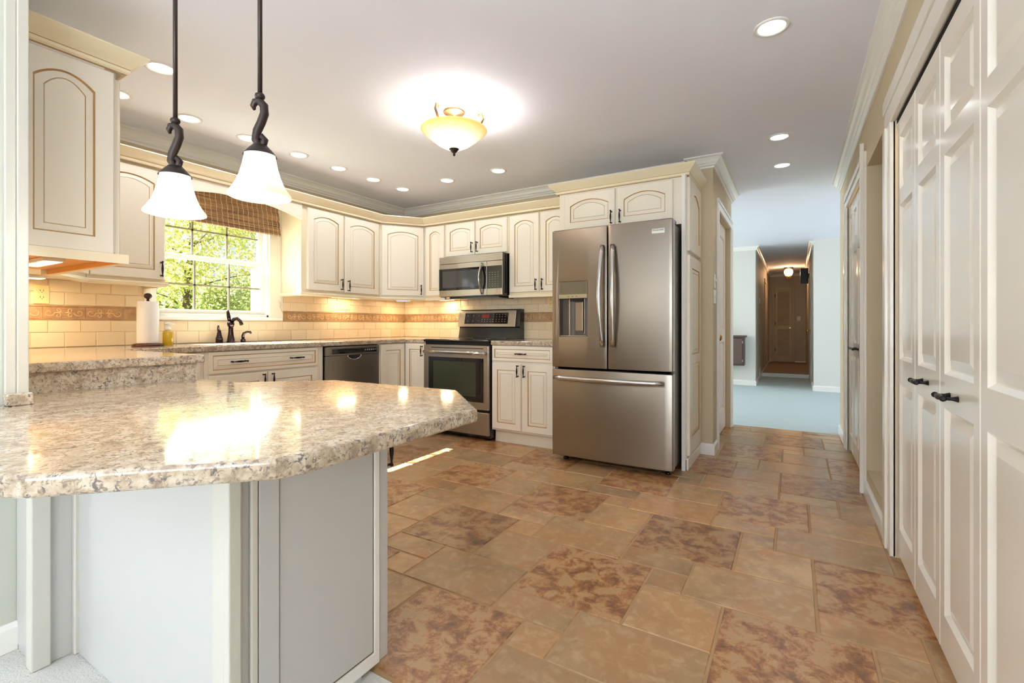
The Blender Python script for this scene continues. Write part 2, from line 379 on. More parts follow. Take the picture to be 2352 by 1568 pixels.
# living room and hall
bm = nb(); box(bm, -6.2, -.567, 9.2, 9.32, 0, ZC); struct('wall_living_far', bm, WALLG)
bm = nb(); box(bm, .28, 4.2, 8.95, 9.07, 0, ZC); struct('wall_living_far_right', bm, WALLG)
bm = nb(); gridwall(bm, FX(-6.1), 5.46, 9.3, 0, ZC, -.1, 0, [(6.0, 8.6, .6, 2.2)]); struct('wall_living_left', bm, WALLG)
bm = nb(); gridwall(bm, FXm(4.1), 5.6, 9.1, 0, ZC, -.1, 0, [(6.2, 8.4, .7, 2.2)]); box(bm, .50, 4.1, 5.5, 5.6, 0, ZC); struct('wall_living_right', bm, WALLG)
HALLW = M('hall_wall_paint', srgb(186, 176, 158), .6)
bm = nb(); box(bm, -.667, -.567, 9.32, 14.7, 0, ZC); struct('wall_hall_left', bm, HALLW)
bm = nb(); box(bm, .28, .38, 9.07, 14.7, 0, ZC); struct('wall_hall_right', bm, HALLW)
bm = nb(); box(bm, -.567, .28, 14.6, 14.7, 0, ZC); struct('wall_hall_end', bm, HALLW)
bm = nb(); box(bm, -.567, .28, 11.0, 14.6, 0, .07); struct('floor_step', bm, M('hall_floor', srgb(128, 110, 92), .6))
bm = nb(); box(bm, -.567, .28, 10.985, 11.0, 0, .075); struct('trim_2', bm, WHITE)

# crown mouldings of the room
def crownprof(p=.085, h=.085, z=ZC):
    return [(0, z), (p, z), (p, z-.010), (p*.80, z-.016), (p*.62, z-.030), (p*.50, z-.050), (p*.36, z-.058), (p*.33, z-.066), (p*.14, z-h*.86), (p*.12, z-h), (0, z-h)]
bm = nb(); sweep(bm, [(WEND-.26, WALLY1), (XW, WALLY1), (XW, YB), (-.69, YB), (-.69, 4.135), (-.562, 4.135), (-.562, 5.46)], crownprof(), side=1); struct('trim_3', bm, WHITE)
bm = nb(); sweep(bm, [(XR, -3.4), (XR, 5.5)], crownprof(.075, .09), side=-1); struct('trim_4', bm, WHITE)
bm = nb(); sweep(bm, [(-6.0, 9.2), (-.567, 9.2), (-.567, 14.6), (.28, 14.6), (.28, 9.07)], crownprof(.06, .07), side=1); struct('trim_5', bm, WHITE)
def base(name, path, side=1, h=.09, m=WHITE):
    bm = nb(); sweep(bm, path, [(0, 0), (.014, 0), (.014, h*.82), (.006, h), (0, h)], side=side); return struct(name, bm, m)
base('baseboard_passage', [(-.655, 4.135), (-.562, 4.135), (-.562, 4.33)])
base('baseboard_passage_end', [(-.562, 5.42), (-.562, 5.46)])
base('baseboard_right', [(XR, 2.92), (XR, 3.66)], -1)
base('baseboard_right_end', [(XR, 4.97), (XR, 5.6), (.5, 5.6)], -1)
base('baseboard_living', [(-6.0, 9.2), (-.567, 9.2), (-.567, 10.98)])
base('baseboard_living_right', [(.28, 9.6), (.28, 8.95), (4.1, 8.95)])
base('baseboard_hall_end', [(-.567, 11.0), (-.567, 14.6), (-.46, 14.6)])
base('baseboard_partition', [(-4.0, WALLY0), (WEND, WALLY0), (WEND, .50)], 1)
base('baseboard_hall_right', [(-.0, 14.6), (.28, 14.6)])

def casing(name, fr, a0, a1, zt, w=.085, th=.022, b=0, z0=0):
    "door casing round an opening: two posts and a head, stepped profile"
    bm = nb()
    for x0, x1, s in ((a0-w, a0, 1), (a1, a1+w, -1)):
        fbox(bm, fr, x0, x1, b, b+th*.7, z0, zt, skip=('z1',))
        if s > 0: fbox(bm, fr, x0+.001, x0+w*.35, b+th*.7, b+th, z0, zt, skip=('b0', 'z1'))
        else: fbox(bm, fr, x1-w*.35, x1-.001, b+th*.7, b+th, z0, zt, skip=('b0', 'z1'))
    fbox(bm, fr, a0-w, a1+w, b, b+th*.7, zt+.0005, zt+w); fbox(bm, fr, a0-w+.001, a1+w-.001, b+th*.7, b+th, zt+w*.65, zt+w-.001, skip=('b0',))
    return struct(name, bm, WHITE if name in ('trim_8',) else HALLW, bevel=.003)

# ------------------------------------------------------------ raised panel doors
KA = 14
def loop(bm, fr, a0, a1, z0, z1, rise, b):
    pts = [fr(a0, b, z0), fr(a1, b, z0)]
    for k in range(KA+1):
        s = 1-2*k/KA
        pts.append(fr((a0+a1)/2+s*(a1-a0)/2, b, z1-rise*s*s))
    return [bm.verts.new(p) for p in pts]
def bridge(bm, A, B, mi):
    n = len(A)
    for i in range(n):
        bm.faces.new((A[i], A[(i+1) % n], B[(i+1) % n], B[i])).material_index = mi
def section(bm, fr, a0, a1, z0, z1, b, fw, rise=0, style='raised', gl=1):
    l, r, bo, to = fw
    x0, x1, y0, y1 = a0+l, a1-r, z0+bo, z1-to
    L1 = loop(bm, fr, a0, a1, z0, z1, 0, b)
    L2 = loop(bm, fr, x0, x1, y0, y1, rise, b)
    bridge(bm, L1, L2, 0)
    def ins(o, d): return loop(bm, fr, x0+o, x1-o, y0+o, y1-o, rise*.97, b+d)
    if style == 'raised':
        w = min(.030, (x1-x0)*.16)
        seq = [(.0025, -.007, gl), (.006, -.0065, gl), (w, -.0015, 0), (w+.0022, -.004, gl), (w+.004, -.0015, 0)]
    else:
        seq = [(.012, -.012, 0), (.016, -.013, 0), (.045, -.005, 0), (.048, -.004, 0)]
    prev = L2
    for o, d, mi in seq:
        n = ins(o, d); bridge(bm, prev, n, mi); prev = n
    bm.faces.new(prev)
def door(parent, fr, a0, a1, z0, z1, b0=0, th=.02, rise=.035, fw=.055, panels=None, handle=None, name='door', style='raised', mats=None, label=None):
    bm = nb(); b = b0+th; e = .004
    # slab sides with a softened front edge
    A = loop(bm, fr, a0, a1, z0, z1, 0, b0); B = loop(bm, fr, a0, a1, z0, z1, 0, b-e); Cc = loop(bm, fr, a0+e, a1-e, z0+e, z1-e, 0, b)
    bm.faces.new(A); bridge(bm, A, B, 0); bridge(bm, B, Cc, 0)
    a0 += e; a1 -= e; z0 += e; z1 -= e
    if panels is None:
        section(bm, fr, a0, a1, z0, z1, b, (fw,)*4, rise, style)
    else:
        zz = z0
        for (top, bo, to, rs) in panels:
            top = min(top, z1); section(bm, fr, a0, a1, zz, top, b, (fw, fw, bo, to), rs, style); zz = top
    bmesh.ops.remove_doubles(bm, verts=bm.verts[:], dist=.0001)
    d = obj(name, bm, mats or [CREAM, GLAZE], parent, label)
    if handle: pull(d, fr, handle[0], handle[1], b0+th, handle[2] if len(handle) > 2 else 'v')
    return d
def pull(parent, fr, a, z, b, axis='v', L=.105, r=.0048, name='handle', mat=None, out=.026):
    bm = nb(); ax = fr.v(0, 0, 1) if axis == 'v' else fr.v(1, 0, 0); c = fr(a, b+out, z); n = fr.v(0, 1, 0)
    ts = [-.5, -.47, -.44, -.40, -.3, -.15, 0, .15, .3, .40, .44, .47, .5]; rs = [.7, 1.35, 1.35, .75, .8, 1.25, 1.5, 1.25, .8, .75, 1.35, 1.35, .7]
    tube(bm, [c+ax*(t_*L) for t_ in ts], [r*k for k in rs], 10)
    for s in (-.42, .42):
        p = c+ax*(s*L); tube(bm, [p, p-n*out*.6, p-n*out*.98], [r*.75, r*.75, r*1.4], 8)
    return obj(name, bm, mat or BLACK, parent)

CABPROF = [(0, 2.19), (.068, 2.19), (.070, 2.183), (.060, 2.172), (.044, 2.157), (.026, 2.142), (.018, 2.134, 1), (.018, 2.130), (.018, 2.118), (.010, 2.112, 1), (0, 2.110)]
RAIL = [(-.012, 1.345), (.012, 1.345), (.016, 1.338), (.014, 1.328), (.006, 1.318), (-.012, 1.314)]

# ------------------------------------------------------------ backsplash
def splash_run(name, fr, a0, a1, label, skip=()):
    t = thing(name, label, 'tiles', fr((a0+a1)/2, 0, .915))
    rows = [(.9165, 1.0085, 0), (1.0105, 1.087, 1), (1.1835, 1.264, 0), (1.2665, 1.346, 1)]
    bm = nb(); lay = bm.loops.layers.float_color.new('tint'); T = .158
    for z0, z1, odd in rows:
        off = .079*odd
        k0 = math.floor((a0-off-.024)/T)
        for k in range(k0, k0+40):
            x0 = max(k*T+off+.024+.0012, a0); x1 = min((k+1)*T+off+.024-.0012, a1)
            if x1-x0 < .006: continue
            if any(s[0] < (x0+x1)/2 < s[1] and s[2] < (z0+z1)/2 < s[3] for s in skip): continue
            e = .003; tint = (random.random(),)*3+(1,)
            P = [fr(*p) for p in ((x0, 0, z0), (x1, 0, z0), (x1, 0, z1), (x0, 0, z1))]
            Q = [fr(*p) for p in ((x0+e, .008, z0+e), (x1-e, .008, z0+e), (x1-e, .008, z1-e), (x0+e, .008, z1-e))]
            R = [fr(*p) for p in ((x0, .005, z0), (x1, .005, z0), (x1, .005, z1), (x0, .005, z1))]
            vs = [[bm.verts.new(p) for p in g] for g in (P, R, Q)]
            fs = [bm.faces.new(vs[2])]
            for g, hh in ((0, 1), (1, 2)):
                for i in range(4): fs.append(bm.faces.new((vs[g][i], vs[g][(i+1) % 4], vs[hh][(i+1) % 4], vs[hh][i])))
            for f in fs:
                for lp in f.loops: lp[lay] = tint
    obj('field_tiles', bm, SPLASH, t)
    segs = [(a0, a1)]
    for s in skip:
        if s[2] < 1.13 < s[3]: segs = [(a0, s[0]), (s[1], a1)]
    for s0, s1 in segs:
        k0 = math.floor(s0/.205); bm = nb()
        for k in range(k0, k0+30):
            x0 = max(k*.205+.0015, s0); x1 = min((k+1)*.205-.0015, s1)
            if x1-x0 < .01: continue
            fbox(bm, fr, x0, x1, 0, .008, 1.098, 1.170)
            if x1-x0 < .15: continue
            xc = k*.205+.1025
            for sx in (-1, 1):
                for cx_, cz_, r0, ph, tw in ((.072, 1.134, .025, PI, 1), (.030, 1.150, .015, PI*1.5, -1), (.030, 1.118, .015, PI*.5, 1)):
                    P_ = []
                    for i in range(17):
                        u = i/16; a = ph+tw*u*2.1*PI*1.0; rr = r0*(1-.8*u)
                        P_.append(fr(xc+sx*(cx_+rr*math.cos(a)), .0085, cz_+rr*math.sin(a)))
                    tube(bm, P_, [.0020+.0016*(1-i/16) for i in range(17)], 5, mi=1, caps=False)
                tube(bm, [fr(xc+sx*.004, .0085, 1.134), fr(xc+sx*.02, .0085, 1.137), fr(xc+sx*.047, .0085, 1.134)], [.0025, .005, .003], 5, mi=1)
        obj('border_band', bm, [BORD, BORDH], t, 'tan scrollwork relief border')
        for z0, z1 in ((1.0885, 1.0965), (1.1715, 1.1815)):
            bm = nb(); fbox(bm, fr, s0, s1, 0, .010, z0, z1); obj('pencil_liner', bm, BORD, t, bevel=.003)
    bm = nb(); gridwall(bm, fr, a0, a1, .912, 1.36, .0002, .0035, [s for s in skip]); obj('grout', bm, GROUT, t)
    return t
splash_run('tile_backsplash', FX(XW), WALLY1, YB, 'cream subway tile backsplash with tan relief border on the window wall', [(1.56, 2.63, 1.09, 1.4)])
splash_run('tile_backsplash', FY(YB), XW+.01, -1.69, 'cream subway tile backsplash with tan relief border behind the range')

# outlets and switches
def plate(name, fr, a, z, w, hh, label, cat, kind, b=.008, mat=IVORY, group=None):
    t = thing(name, label, cat, fr(a, b, z-hh/2), group)
    bm = nb(); fbox(bm, fr, a-w/2, a+w/2, b, b+.006, z-hh/2, z+hh/2); obj('plate', bm, mat, t, bevel=.003)
    if kind == 'outlet':
        for s in (-.02, .02):
            bm = nb(); fprism(bm, fr, [(a+.017*math.cos(i*PI/8), z+s+.015*math.sin(i*PI/8)) for i in range(16)], b+.006, b+.0085); o = obj('socket', bm, mat, t)
            bm = nb()
            fbox(bm, fr, a-.0085, a-.006, b+.0085, b+.009, z+s-.002, z+s+.007); fbox(bm, fr, a+.006, a+.0085, b+.0085, b+.009, z+s-.002, z+s+.007)
            fbox(bm, fr, a-.002, a+.002, b+.0085, b+.009, z+s-.010, z+s-.006); obj('slots', bm, DARK, o)
    else:
        n = kind
        for k in range(n):
            x = a+(k-(n-1)/2)*.046; bm = nb(); fbox(bm, fr, x-.005, x+.005, b+.006, b+.016, z-.004, z+.012); obj('toggle', bm, mat, t, bevel=.002)
    return t
plate('wall_outlet', FX(XW), 1.02, 1.247, .072, .118, 'ivory duplex outlet in the tiles left of the paper towels', 'outlet', 'outlet')
plate('wall_switch', FX(XW), 3.30, 1.272, .165, .118, 'ivory three gang switch plate on tiles right of window', 'switch', 3)
plate('wall_outlet', FY(YB), -3.19, 1.28, .07, .118, 'ivory outlet in tiles left above the range back panel', 'outlet', 'outlet')
plate('wall_outlet', FY(YB), -2.05, 1.285, .07, .118, 'ivory outlet in tiles just left of the fridge', 'outlet', 'outlet')
plate('wall_switch', FX(-.562), 4.22, 1.42, .07, .115, 'white switch plate on beige wall stub, upper one of two', 'switch', 1, b=0, mat=WPLAS)
plate('wall_switch', FX(-.562), 4.22, 1.29, .115, .115, 'white two gang switch plate on beige wall stub, lower one', 'switch', 2, b=0, mat=WPLAS)

# ------------------------------------------------------------ window
def window():
    fr = FX(XW); t = bpy.data.objects.new('window_1', None); C.objects.link(t); t.location = fr(2.05, -.1, 1.12); t['kind'] = 'structure'
    bm = nb()
    for a0, a1 in ((1.58, 1.615), (2.485, 2.52)): fbox(bm, fr, a0, a1, -.125, -.012, 1.12, 2.08)
    fbox(bm, fr, 1.58, 2.52, -.125, -.012, 2.045, 2.08); fbox(bm, fr, 1.58, 2.52, -.125, -.012, 1.12, 1.145)
    obj('window_frame', bm, WHITE, t, bevel=.002)
    for nm, b0, z0, z1 in (('lower_sash', -.07, 1.145, 1.60), ('upper_sash', -.105, 1.575, 2.045)):
        a0, a1 = 1.615, 2.485; s = .038; bm = nb()
        fbox(bm, fr, a0, a0+s, b0, b0+.03, z0, z1); fbox(bm, fr, a1-s, a1, b0, b0+.03, z0, z1)
        fbox(bm, fr, a0+s, a1-s, b0, b0+.03, z0, z0+s*.9); fbox(bm, fr, a0+s, a1-s, b0, b0+.03, z1-s*.9, z1)
        o = obj(nm, bm, WHITE, t, bevel=.002)
        bm = nb(); g0, g1 = a0+s, a1-s
        for k in (1, 2):
            x = g0+(g1-g0)*k/3; fbox(bm, fr, x-.007, x+.007, b0+.008, b0+.020, z0+s*.9, z1-s*.9)
        fbox(bm, fr, g0, g1, b0+.008, b0+.020, (z0+z1)/2-.007, (z0+z1)/2+.007)
        obj('muntins', bm, M('muntin_grey_green', srgb(150, 146, 120), .4), o)
        bm = nb(); fbox(bm, fr, g0, g1, b0+.012, b0+.015, z0+s*.9, z1-s*.9); obj('glass', bm, GLASS, o)
    for a in (1.86, 2.30):
        bm = nb(); fbox(bm, fr, a-.03, a+.03, -.045, -.025, 1.598, 1.606); tube(bm, [fr(a-.02, -.035, 1.61), fr(a+.025, -.03, 1.612)], .005, 8); obj('sash_lock', bm, WPLAS, t)
    bm = nb(); fbox(bm, fr, 1.55, 2.62, -.02, .022, 1.096, 1.122); obj('window_sill', bm, WHITE, t, bevel=.004)
    bm = nb(); fbox(bm, fr, 2.50, 2.625, -.012, .014, 1.12, 2.10); fbox(bm, fr, 1.555, 1.60, -.012, .014, 1.12, 2.10); obj('window_casing', bm, CREAM, t, bevel=.002)
window()
# woven shade
t = thing('woven_window_shade', 'brown woven wood roman shade drawn up over the kitchen window', 'blind', (-3.96, 2.07, 2.10))
bm = nb(); fr = FX(-3.975)
cut = [(0, 2.115), (0, 1.93), (.004, 1.90), (.010, 1.885), (.004, 1.875)]
rows = [(.010, 2.115), (.010, 1.915)]
def sheet(bm, fr, a0, a1, prof, th=.004):
    v0 = [bm.verts.new(fr(a0, b, z)) for b, z in prof]+[bm.verts.new(fr(a0, b-th, z)) for b, z in reversed(prof)]
    v1 = [bm.verts.new(fr(a1, b, z)) for b, z in prof]+[bm.verts.new(fr(a1, b-th, z)) for b, z in reversed(prof)]
    n = len(v0)
    for i in range(n): bm.faces.new((v0[i], v0[(i+1) % n], v1[(i+1) % n], v1[i]))
    bm.faces.new(v0[::-1]); bm.faces.new(v1)
sheet(bm, fr, 1.60, 2.565, [(.008, 2.115), (.010, 2.00), (.014, 1.93)]); obj('shade_cloth', bm, BLIND, t)
for k, (z1, z0, b) in enumerate([(2.055, 1.985, .020), (1.99, 1.925, .026), (1.93, 1.878, .034), (1.882, 1.845, .042)]):
    bm = nb(); sheet(bm, fr, 1.60, 2.565, [(b-.006, z1), (b+.006, (z0+z1)/2), (b+.010, z0+.006), (b+.002, z0)]); obj('fold', bm, BLIND, t)
bm = nb(); tube(bm, [(-3.93, 2.54, 1.86), (-3.925, 2.555, 1.5), (-3.955, 2.575, 1.24)], .0016, 6); obj('cord', bm, WPLAS, t)
bm = nb(); lathe(bm, (-3.955, 2.575, 1.225), [(.001, .05), (.006, .035), (.010, .01), (.006, -.01), (.002, -.02)], 12, cap0=True, cap1=True); tube(bm, [(-3.955, 2.575, 1.215), (-3.955, 2.59, 1.185), (-3.955, 2.60, 1.165)], [.003, .006, .004], 8); obj('tassel', bm, M('tassel', srgb(196, 186, 160), .8), t)

# ------------------------------------------------------------ base cabinets
FXB = FX(-3.40)     # cabinet faces of the sink run, doors stand .02 proud
FYB = FY(3.575)     # base faces of the range run
def basebox(t, fr, a0, a1, depth=.58, z0=.115, z1=.875, name='body', toe=True):
    bm = nb(); fbox(bm, fr, a0, a1, -depth, 0, z0, z1); obj(name, bm, CREAM, t, bevel=.0015)
    if toe:
        bm = nb(); fbox(bm, fr, a0, a1, -depth, -.058, 0, z0); obj('toe_kick', bm, CREAM, t)
t = thing('sink_base_cabinet', 'cream glazed base cabinet under the sink, with a wide two pull drawer front', 'cabinet', (-3.69, 2.13, 0))
basebox(t, FXB, 1.665, 2.598)
d = door(t, FXB, 1.69, 2.54, .722, .872, rise=0, fw=.020, name='drawer_front'); pull(d, FXB, 1.886, .800, .02, 'h', .115); pull(d, FXB, 2.337, .800, .02, 'h', .115)
door(t, FXB, 1.69, 2.095, .13, .708, rise=0, fw=.055, handle=(2.068, .645)); door(t, FXB, 2.11, 2.54, .13, .708, rise=0, fw=.055, handle=(2.138, .645))
t = thing('base_cabinet', 'cream base cabinet in the left corner of the sink run', 'cabinet', (-3.69, 1.4, 0))
bm = nb(); box(bm, -3.98, -3.40, WALLY1+.002, 1.663, .115, .875); obj('body', bm, CREAM, t)
bm = nb(); box(bm, -3.98, -3.46, WALLY1+.002, 1.663, 0, .115); obj('toe_kick', bm, CREAM, t)
door(t, FXB, 1.26, 1.64, .13, .87, rise=0, handle=(1.30, .78))
t = thing('corner_base_cabinet', 'cream corner base cabinet with two narrow doors meeting between dishwasher and range', 'cabinet', (-3.69, 3.9, 0))
bm = nb(); prism(bm, [(-3.98, 3.21), (-3.40, 3.21), (-3.40, 3.575), (-3.122, 3.575), (-3.122, 4.18), (-3.98, 4.18)], .115, .875); obj('body', bm, CREAM, t)
bm = nb(); prism(bm, [(-3.98, 3.21), (-3.46, 3.21), (-3.46, 3.633), (-3.122, 3.633), (-3.122, 4.18), (-3.98, 4.18)], 0, .115); obj('toe_kick', bm, CREAM, t)
door(t, FXB, 3.238, 3.552, .13, .870, rise=0, fw=.055)
door(t, FYB, -3.376, -3.128, .13, .870, rise=0, fw=.05, handle=(-3.148, .80))
t = thing('base_cabinet', 'cream base cabinet with one drawer and two doors between range and fridge', 'cabinet', (-2.03, 3.88, 0))
basebox(t, FYB, -2.338, -1.715, .60)
door(t, FYB, -2.328, -1.722, .737, .870, rise=0, fw=.022, name='drawer_front', handle=(-2.025, .805, 'h'))
door(t, FYB, -2.328, -2.030, .132, .715, rise=0, fw=.052, handle=(-2.056, .655)); door(t, FYB, -2.018, -1.722, .132, .715, rise=0, fw=.052, handle=(-1.992, .655))
# side run under the partition
t = thing('base_cabinet', 'cream base cabinets under the raised granite counter by the partition wall', 'cabinet', (-2.9, .85, 0))
bm = nb(); box(bm, -3.395, -2.47, WALLY1+.002, 1.15, .115, .875); obj('body', bm, CREAM, t)
bm = nb(); box(bm, -3.395, -2.47, WALLY1+.002, 1.09, 0, .115); obj('toe_kick', bm, CREAM, t)
fr = FYp(1.15)
for a0, a1, hx in ((-3.36, -2.93, -2.955), (-2.91, -2.48, -2.885)): door(t, fr, a0, a1, .13, .87, rise=0, handle=(hx, .8))

# ------------------------------------------------------------ counters
t = thing('kitchen_counter', 'speckled beige granite look worktop along the sink wall, wrapping the corner to the range', 'worktop', (-3.7, 2.2, .877))
bm = nb(); Xs = [-3.988, -3.86, -3.47, -3.37, -3.122, -2.427]; Ys = [WALLY1+.002, 1.195, 1.75, 2.40, 3.555, 4.192]
def inside(x, y):
    if -3.86 < x < -3.47 and 1.75 < y < 2.40: return False
    return x < -3.37 or y < 1.195 or (y > 3.555 and x < -3.122)
V = {}
def gv(i, j, z):
    k = (i, j, z)
    if k not in V: V[k] = bm.verts.new((Xs[i], Ys[j], z))
    return V[k]
ins_ = {(i, j): inside((Xs[i]+Xs[i+1])/2, (Ys[j]+Ys[j+1])/2) for i in range(5) for j in range(5)}
for (i, j), on in ins_.items():
    if not on: continue
    for z in (.877, .915):
        bm.faces.new([gv(i, j, z), gv(i+1, j, z), gv(i+1, j+1, z), gv(i, j+1, z)])
    for (di, dj, p, r) in ((-1, 0, (0, 0), (0, 1)), (1, 0, (1, 0), (1, 1)), (0, -1, (0, 0), (1, 0)), (0, 1, (0, 1), (1, 1))):
        if not ins_.get((i+di, j+dj), False):
            bm.faces.new([gv(i+p[0], j+p[1], .877), gv(i+r[0], j+r[1], .877), gv(i+r[0], j+r[1], .915), gv(i+p[0], j+p[1], .915)])
obj('worktop', bm, GRAN, t, bevel=.007, seg=3)
t = thing('kitchen_counter', 'short speckled granite look worktop between range and fridge', 'worktop', (-2.02, 3.87, .877))
bm = nb(); box(bm, -2.34, -1.712, 3.552, 4.192, .877, .915); obj('worktop', bm, GRAN, t, bevel=.007, seg=3)
# sink
t = thing('sink', 'white basin sunk in the counter below the window', 'sink', (-3.66, 2.08, .72))
bm = nb(); x0, x1, y0, y1 = -3.858, -3.472, 1.752, 2.398
for a in ((x0, x0+.004, y0, y1, .70, .912), (x1-.004, x1, y0, y1, .70, .912), (x0, x1, y0, y0+.004, .70, .912), (x0, x1, y1-.004, y1, .70, .912), (x0, x1, y0, y1, .696, .70)): box(bm, *a)
obj('basin', bm, M('sink_enamel', srgb(240, 240, 236), .15, coat=.5), t, 'white enamel basin')
bm = nb(); lathe(bm, (-3.66, 2.08, .7005), [(.045, 0), (.045, .002), (.03, .001), (.0, .0005)], 20); obj('drain', bm, STEELH, t)
# faucet set
t = thing('faucet', 'dark bronze kitchen faucet with an upright lever above the sink', 'faucet', (-3.92, 2.125, .915))
bm = nb(); c = (-3.92, 2.125, .915)
lathe(bm, c, [(.034, 0), (.034, .006), (.030, .012), (.022, .06), (.018, .10), (.020, .118), (.016, .122)], 8, cap0=True, cap1=True); obj('body', bm, CHROME, t)
bm = nb(); lathe(bm, c, [(.014, .120), (.020, .126), (.027, .145), (.026, .160), (.016, .172), (.008, .175)], 16, cap1=True)
tube(bm, [(-3.92, 2.125, 1.075), (-3.87, 2.125, 1.105), (-3.83, 2.128, 1.108), (-3.79, 2.13, 1.085), (-3.775, 2.13, 1.06)], [.014, .014, .013, .013, .014], 12); obj('spout', bm, CHROME, t)
bm = nb(); tube(bm, [(-3.925, 2.118, 1.085), (-3.93, 2.112, 1.13), (-3.935, 2.110, 1.165), (-3.935, 2.112, 1.178)], [.012, .015, .011, .006], 12); obj('lever', bm, CHROME, t)
t = thing('soap_dispenser', 'dark bronze cone shaped counter dispenser left of the faucet', 'dispenser', (-3.92, 2.035, .915))
bm = nb(); lathe(bm, (-3.92, 2.035, .915), [(.026, 0), (.025, .03), (.027, .034), (.025, .038), (.018, .06), (.011, .10)], 12, cap0=True)
tube(bm, [(-3.92, 2.035, 1.0), (-3.92, 2.028, 1.03), (-3.90, 2.018, 1.05)], [.012, .009, .006], 10); obj('body', bm, CHROME, t)
t = thing('side_sprayer', 'small dark bronze curved side sprayer right of the faucet', 'sprayer', (-3.92, 2.225, .915))
bm = nb(); lathe(bm, (-3.92, 2.225, .915), [(.020, 0), (.019, .02), (.013, .03)], 14, cap0=True, cap1=True); obj('base', bm, CHROME, t)
bm = nb(); tube(bm, [(-3.92, 2.225, .94), (-3.92, 2.223, .965), (-3.915, 2.228, .988), (-3.905, 2.25, 1.0), (-3.895, 2.27, .998), (-3.893, 2.275, .985)], [.011, .013, .011, .009, .010, .008], 10); obj('spray_head', bm, CHROME, t)

# paper towels and soap bottle
t = thing('paper_towel_holder', 'upright dark wood paper towel holder with a full white roll', 'paper towel holder', (-3.75, 1.485, .915))
c = (-3.75, 1.485, .915)
bm = nb(); lathe(bm, c, [(.088, 0), (.090, .006), (.086, .014), (.07, .018), (.0, .018)], 40, cap0=True); obj('base', bm, M('mahogany', srgb(84, 34, 30), .25), t)
bm = nb(); tube(bm, [(c[0], c[1], .93), (c[0], c[1], 1.235)], .008, 12); lathe(bm, c, [(.008, .318), (.020, .326), (.024, .338), (.019, .351), (.006, .357)], 20, cap0=True, cap1=True); obj('spindle', bm, M('dark_wood_knob', srgb(58, 30, 30), .3), t)
bm = nb(); lathe(bm, c, [(.020, .020), (.060, .020), (.061, .024), (.061, .296), (.060, .300), (.020, .300)], 48); obj('paper_roll', bm, M('paper', srgb(244, 242, 240), .9), t, 'white paper roll')
t = thing('soap_bottle', 'clear pump bottle of yellow dish soap right of the paper towels', 'bottle', (-3.74, 1.60, .915))
c = (-3.74, 1.60, .915)
YEL = M('yellow_soap', srgb(226, 190, 40), .1, trans=.35, coat=.5)
bm = nb(); lathe(bm, c, [(.028, 0), (.031, .005), (.031, .085), (.028, .097), (.016, .105)], 24, cap0=True, cap1=True); obj('bottle', bm, YEL, t)
bm = nb(); lathe(bm, c, [(.017, .105), (.017, .122), (.008, .126), (.006, .145)], 20, cap0=True, cap1=True); tube(bm, [(c[0], c[1]-.018, 1.063), (c[0]+.004, c[1]+.0, 1.067), (c[0]+.01, c[1]+.038, 1.062)], [.009, .010, .005], 10); obj('pump', bm, WPLAS, t)

# ------------------------------------------------------------ upper cabinets
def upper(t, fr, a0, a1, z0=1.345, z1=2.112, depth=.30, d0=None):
    bm = nb(); fbox(bm, fr, a0, a1, -depth if d0 is None else d0, 0, z0, z1); return obj('body', bm, CREAM_LIT, t, bevel=.0015)
FXU = FX(-3.70); FYU = FY(3.895)
t = thing('wall_cabinet', 'cream arched two door wall cabinet right of the window', 'cabinet', (-3.85, 3.05, 1.345))
upper(t, FXU, 2.607, 3.515, depth=.285)
door(t, FXU, 2.662, 3.048, 1.372, 2.098, handle=(3.016, 1.438)); door(t, FXU, 3.066, 3.490, 1.366, 2.098, handle=(3.098, 1.432))
bm = nb(); sweep(bm, [(-3.985, 2.607), (-3.70, 2.607), (-3.70, 3.515)], RAIL, side=1); obj('light_rail', bm, CREAM_LIT, t)
t = thing('wall_cabinet', 'cream diagonal corner wall cabinet with one arched door, range side', 'cabinet', (-3.8, 4.0, 1.345))
A_, B_ = Vector((-3.70, 3.53)), Vector((-3.415, 3.895)); 
bm = nb(); prism(bm, [(-3.985, 3.517), (-3.70, 3.517), (A_.x, A_.y), (B_.x, B_.y), (-3.40, 3.895), (-3.40, 4.185), (-3.985, 4.185)], 1.345, 2.112); obj('body', bm, CREAM, t)
u_ = (B_-A_).normalized(); FD = Fr(A_, u_, (u_.y, -u_.x)); Ld = (B_-A_).length
door(t, FD, .012, Ld-.014, 1.366, 2.098, handle=(Ld-.045, 1.43))
bm = nb(); sweep(bm, [(-3.70, 3.517), tuple(A_), tuple(B_), (-3.40, 3.895)], RAIL, side=1); obj('light_rail', bm, CREAM_LIT, t)
t = thing('wall_cabinet', 'narrow cream wall cabinet left of the microwave', 'cabinet', (-3.27, 4.04, 1.345))
upper(t, FYU, -3.399, -3.128, depth=.285); door(t, FYU, -3.385, -3.138, 1.366, 2.098, rise=.03, fw=.05)
bm = nb(); fbox(bm, FYU, -3.399, -3.128, -.01, .014, 1.316, 1.345); obj('light_rail', bm, CREAM_LIT, t, bevel=.004)
t = thing('wall_cabinet', 'short cream two door wall cabinet above the microwave', 'cabinet', (-2.74, 4.04, 1.75))
upper(t, FYU, -3.126, -2.352, 1.748, depth=.285); door(t, FYU, -3.112, -2.748, 1.762, 2.098, rise=.03, fw=.05, handle=(-2.773, 1.836)); door(t, FYU, -2.734, -2.366, 1.762, 2.098, rise=.03, fw=.05, handle=(-2.709, 1.836))
t = thing('wall_cabinet', 'tall cream two door wall cabinet between microwave and fridge', 'cabinet', (-2.0, 4.04, 1.345))
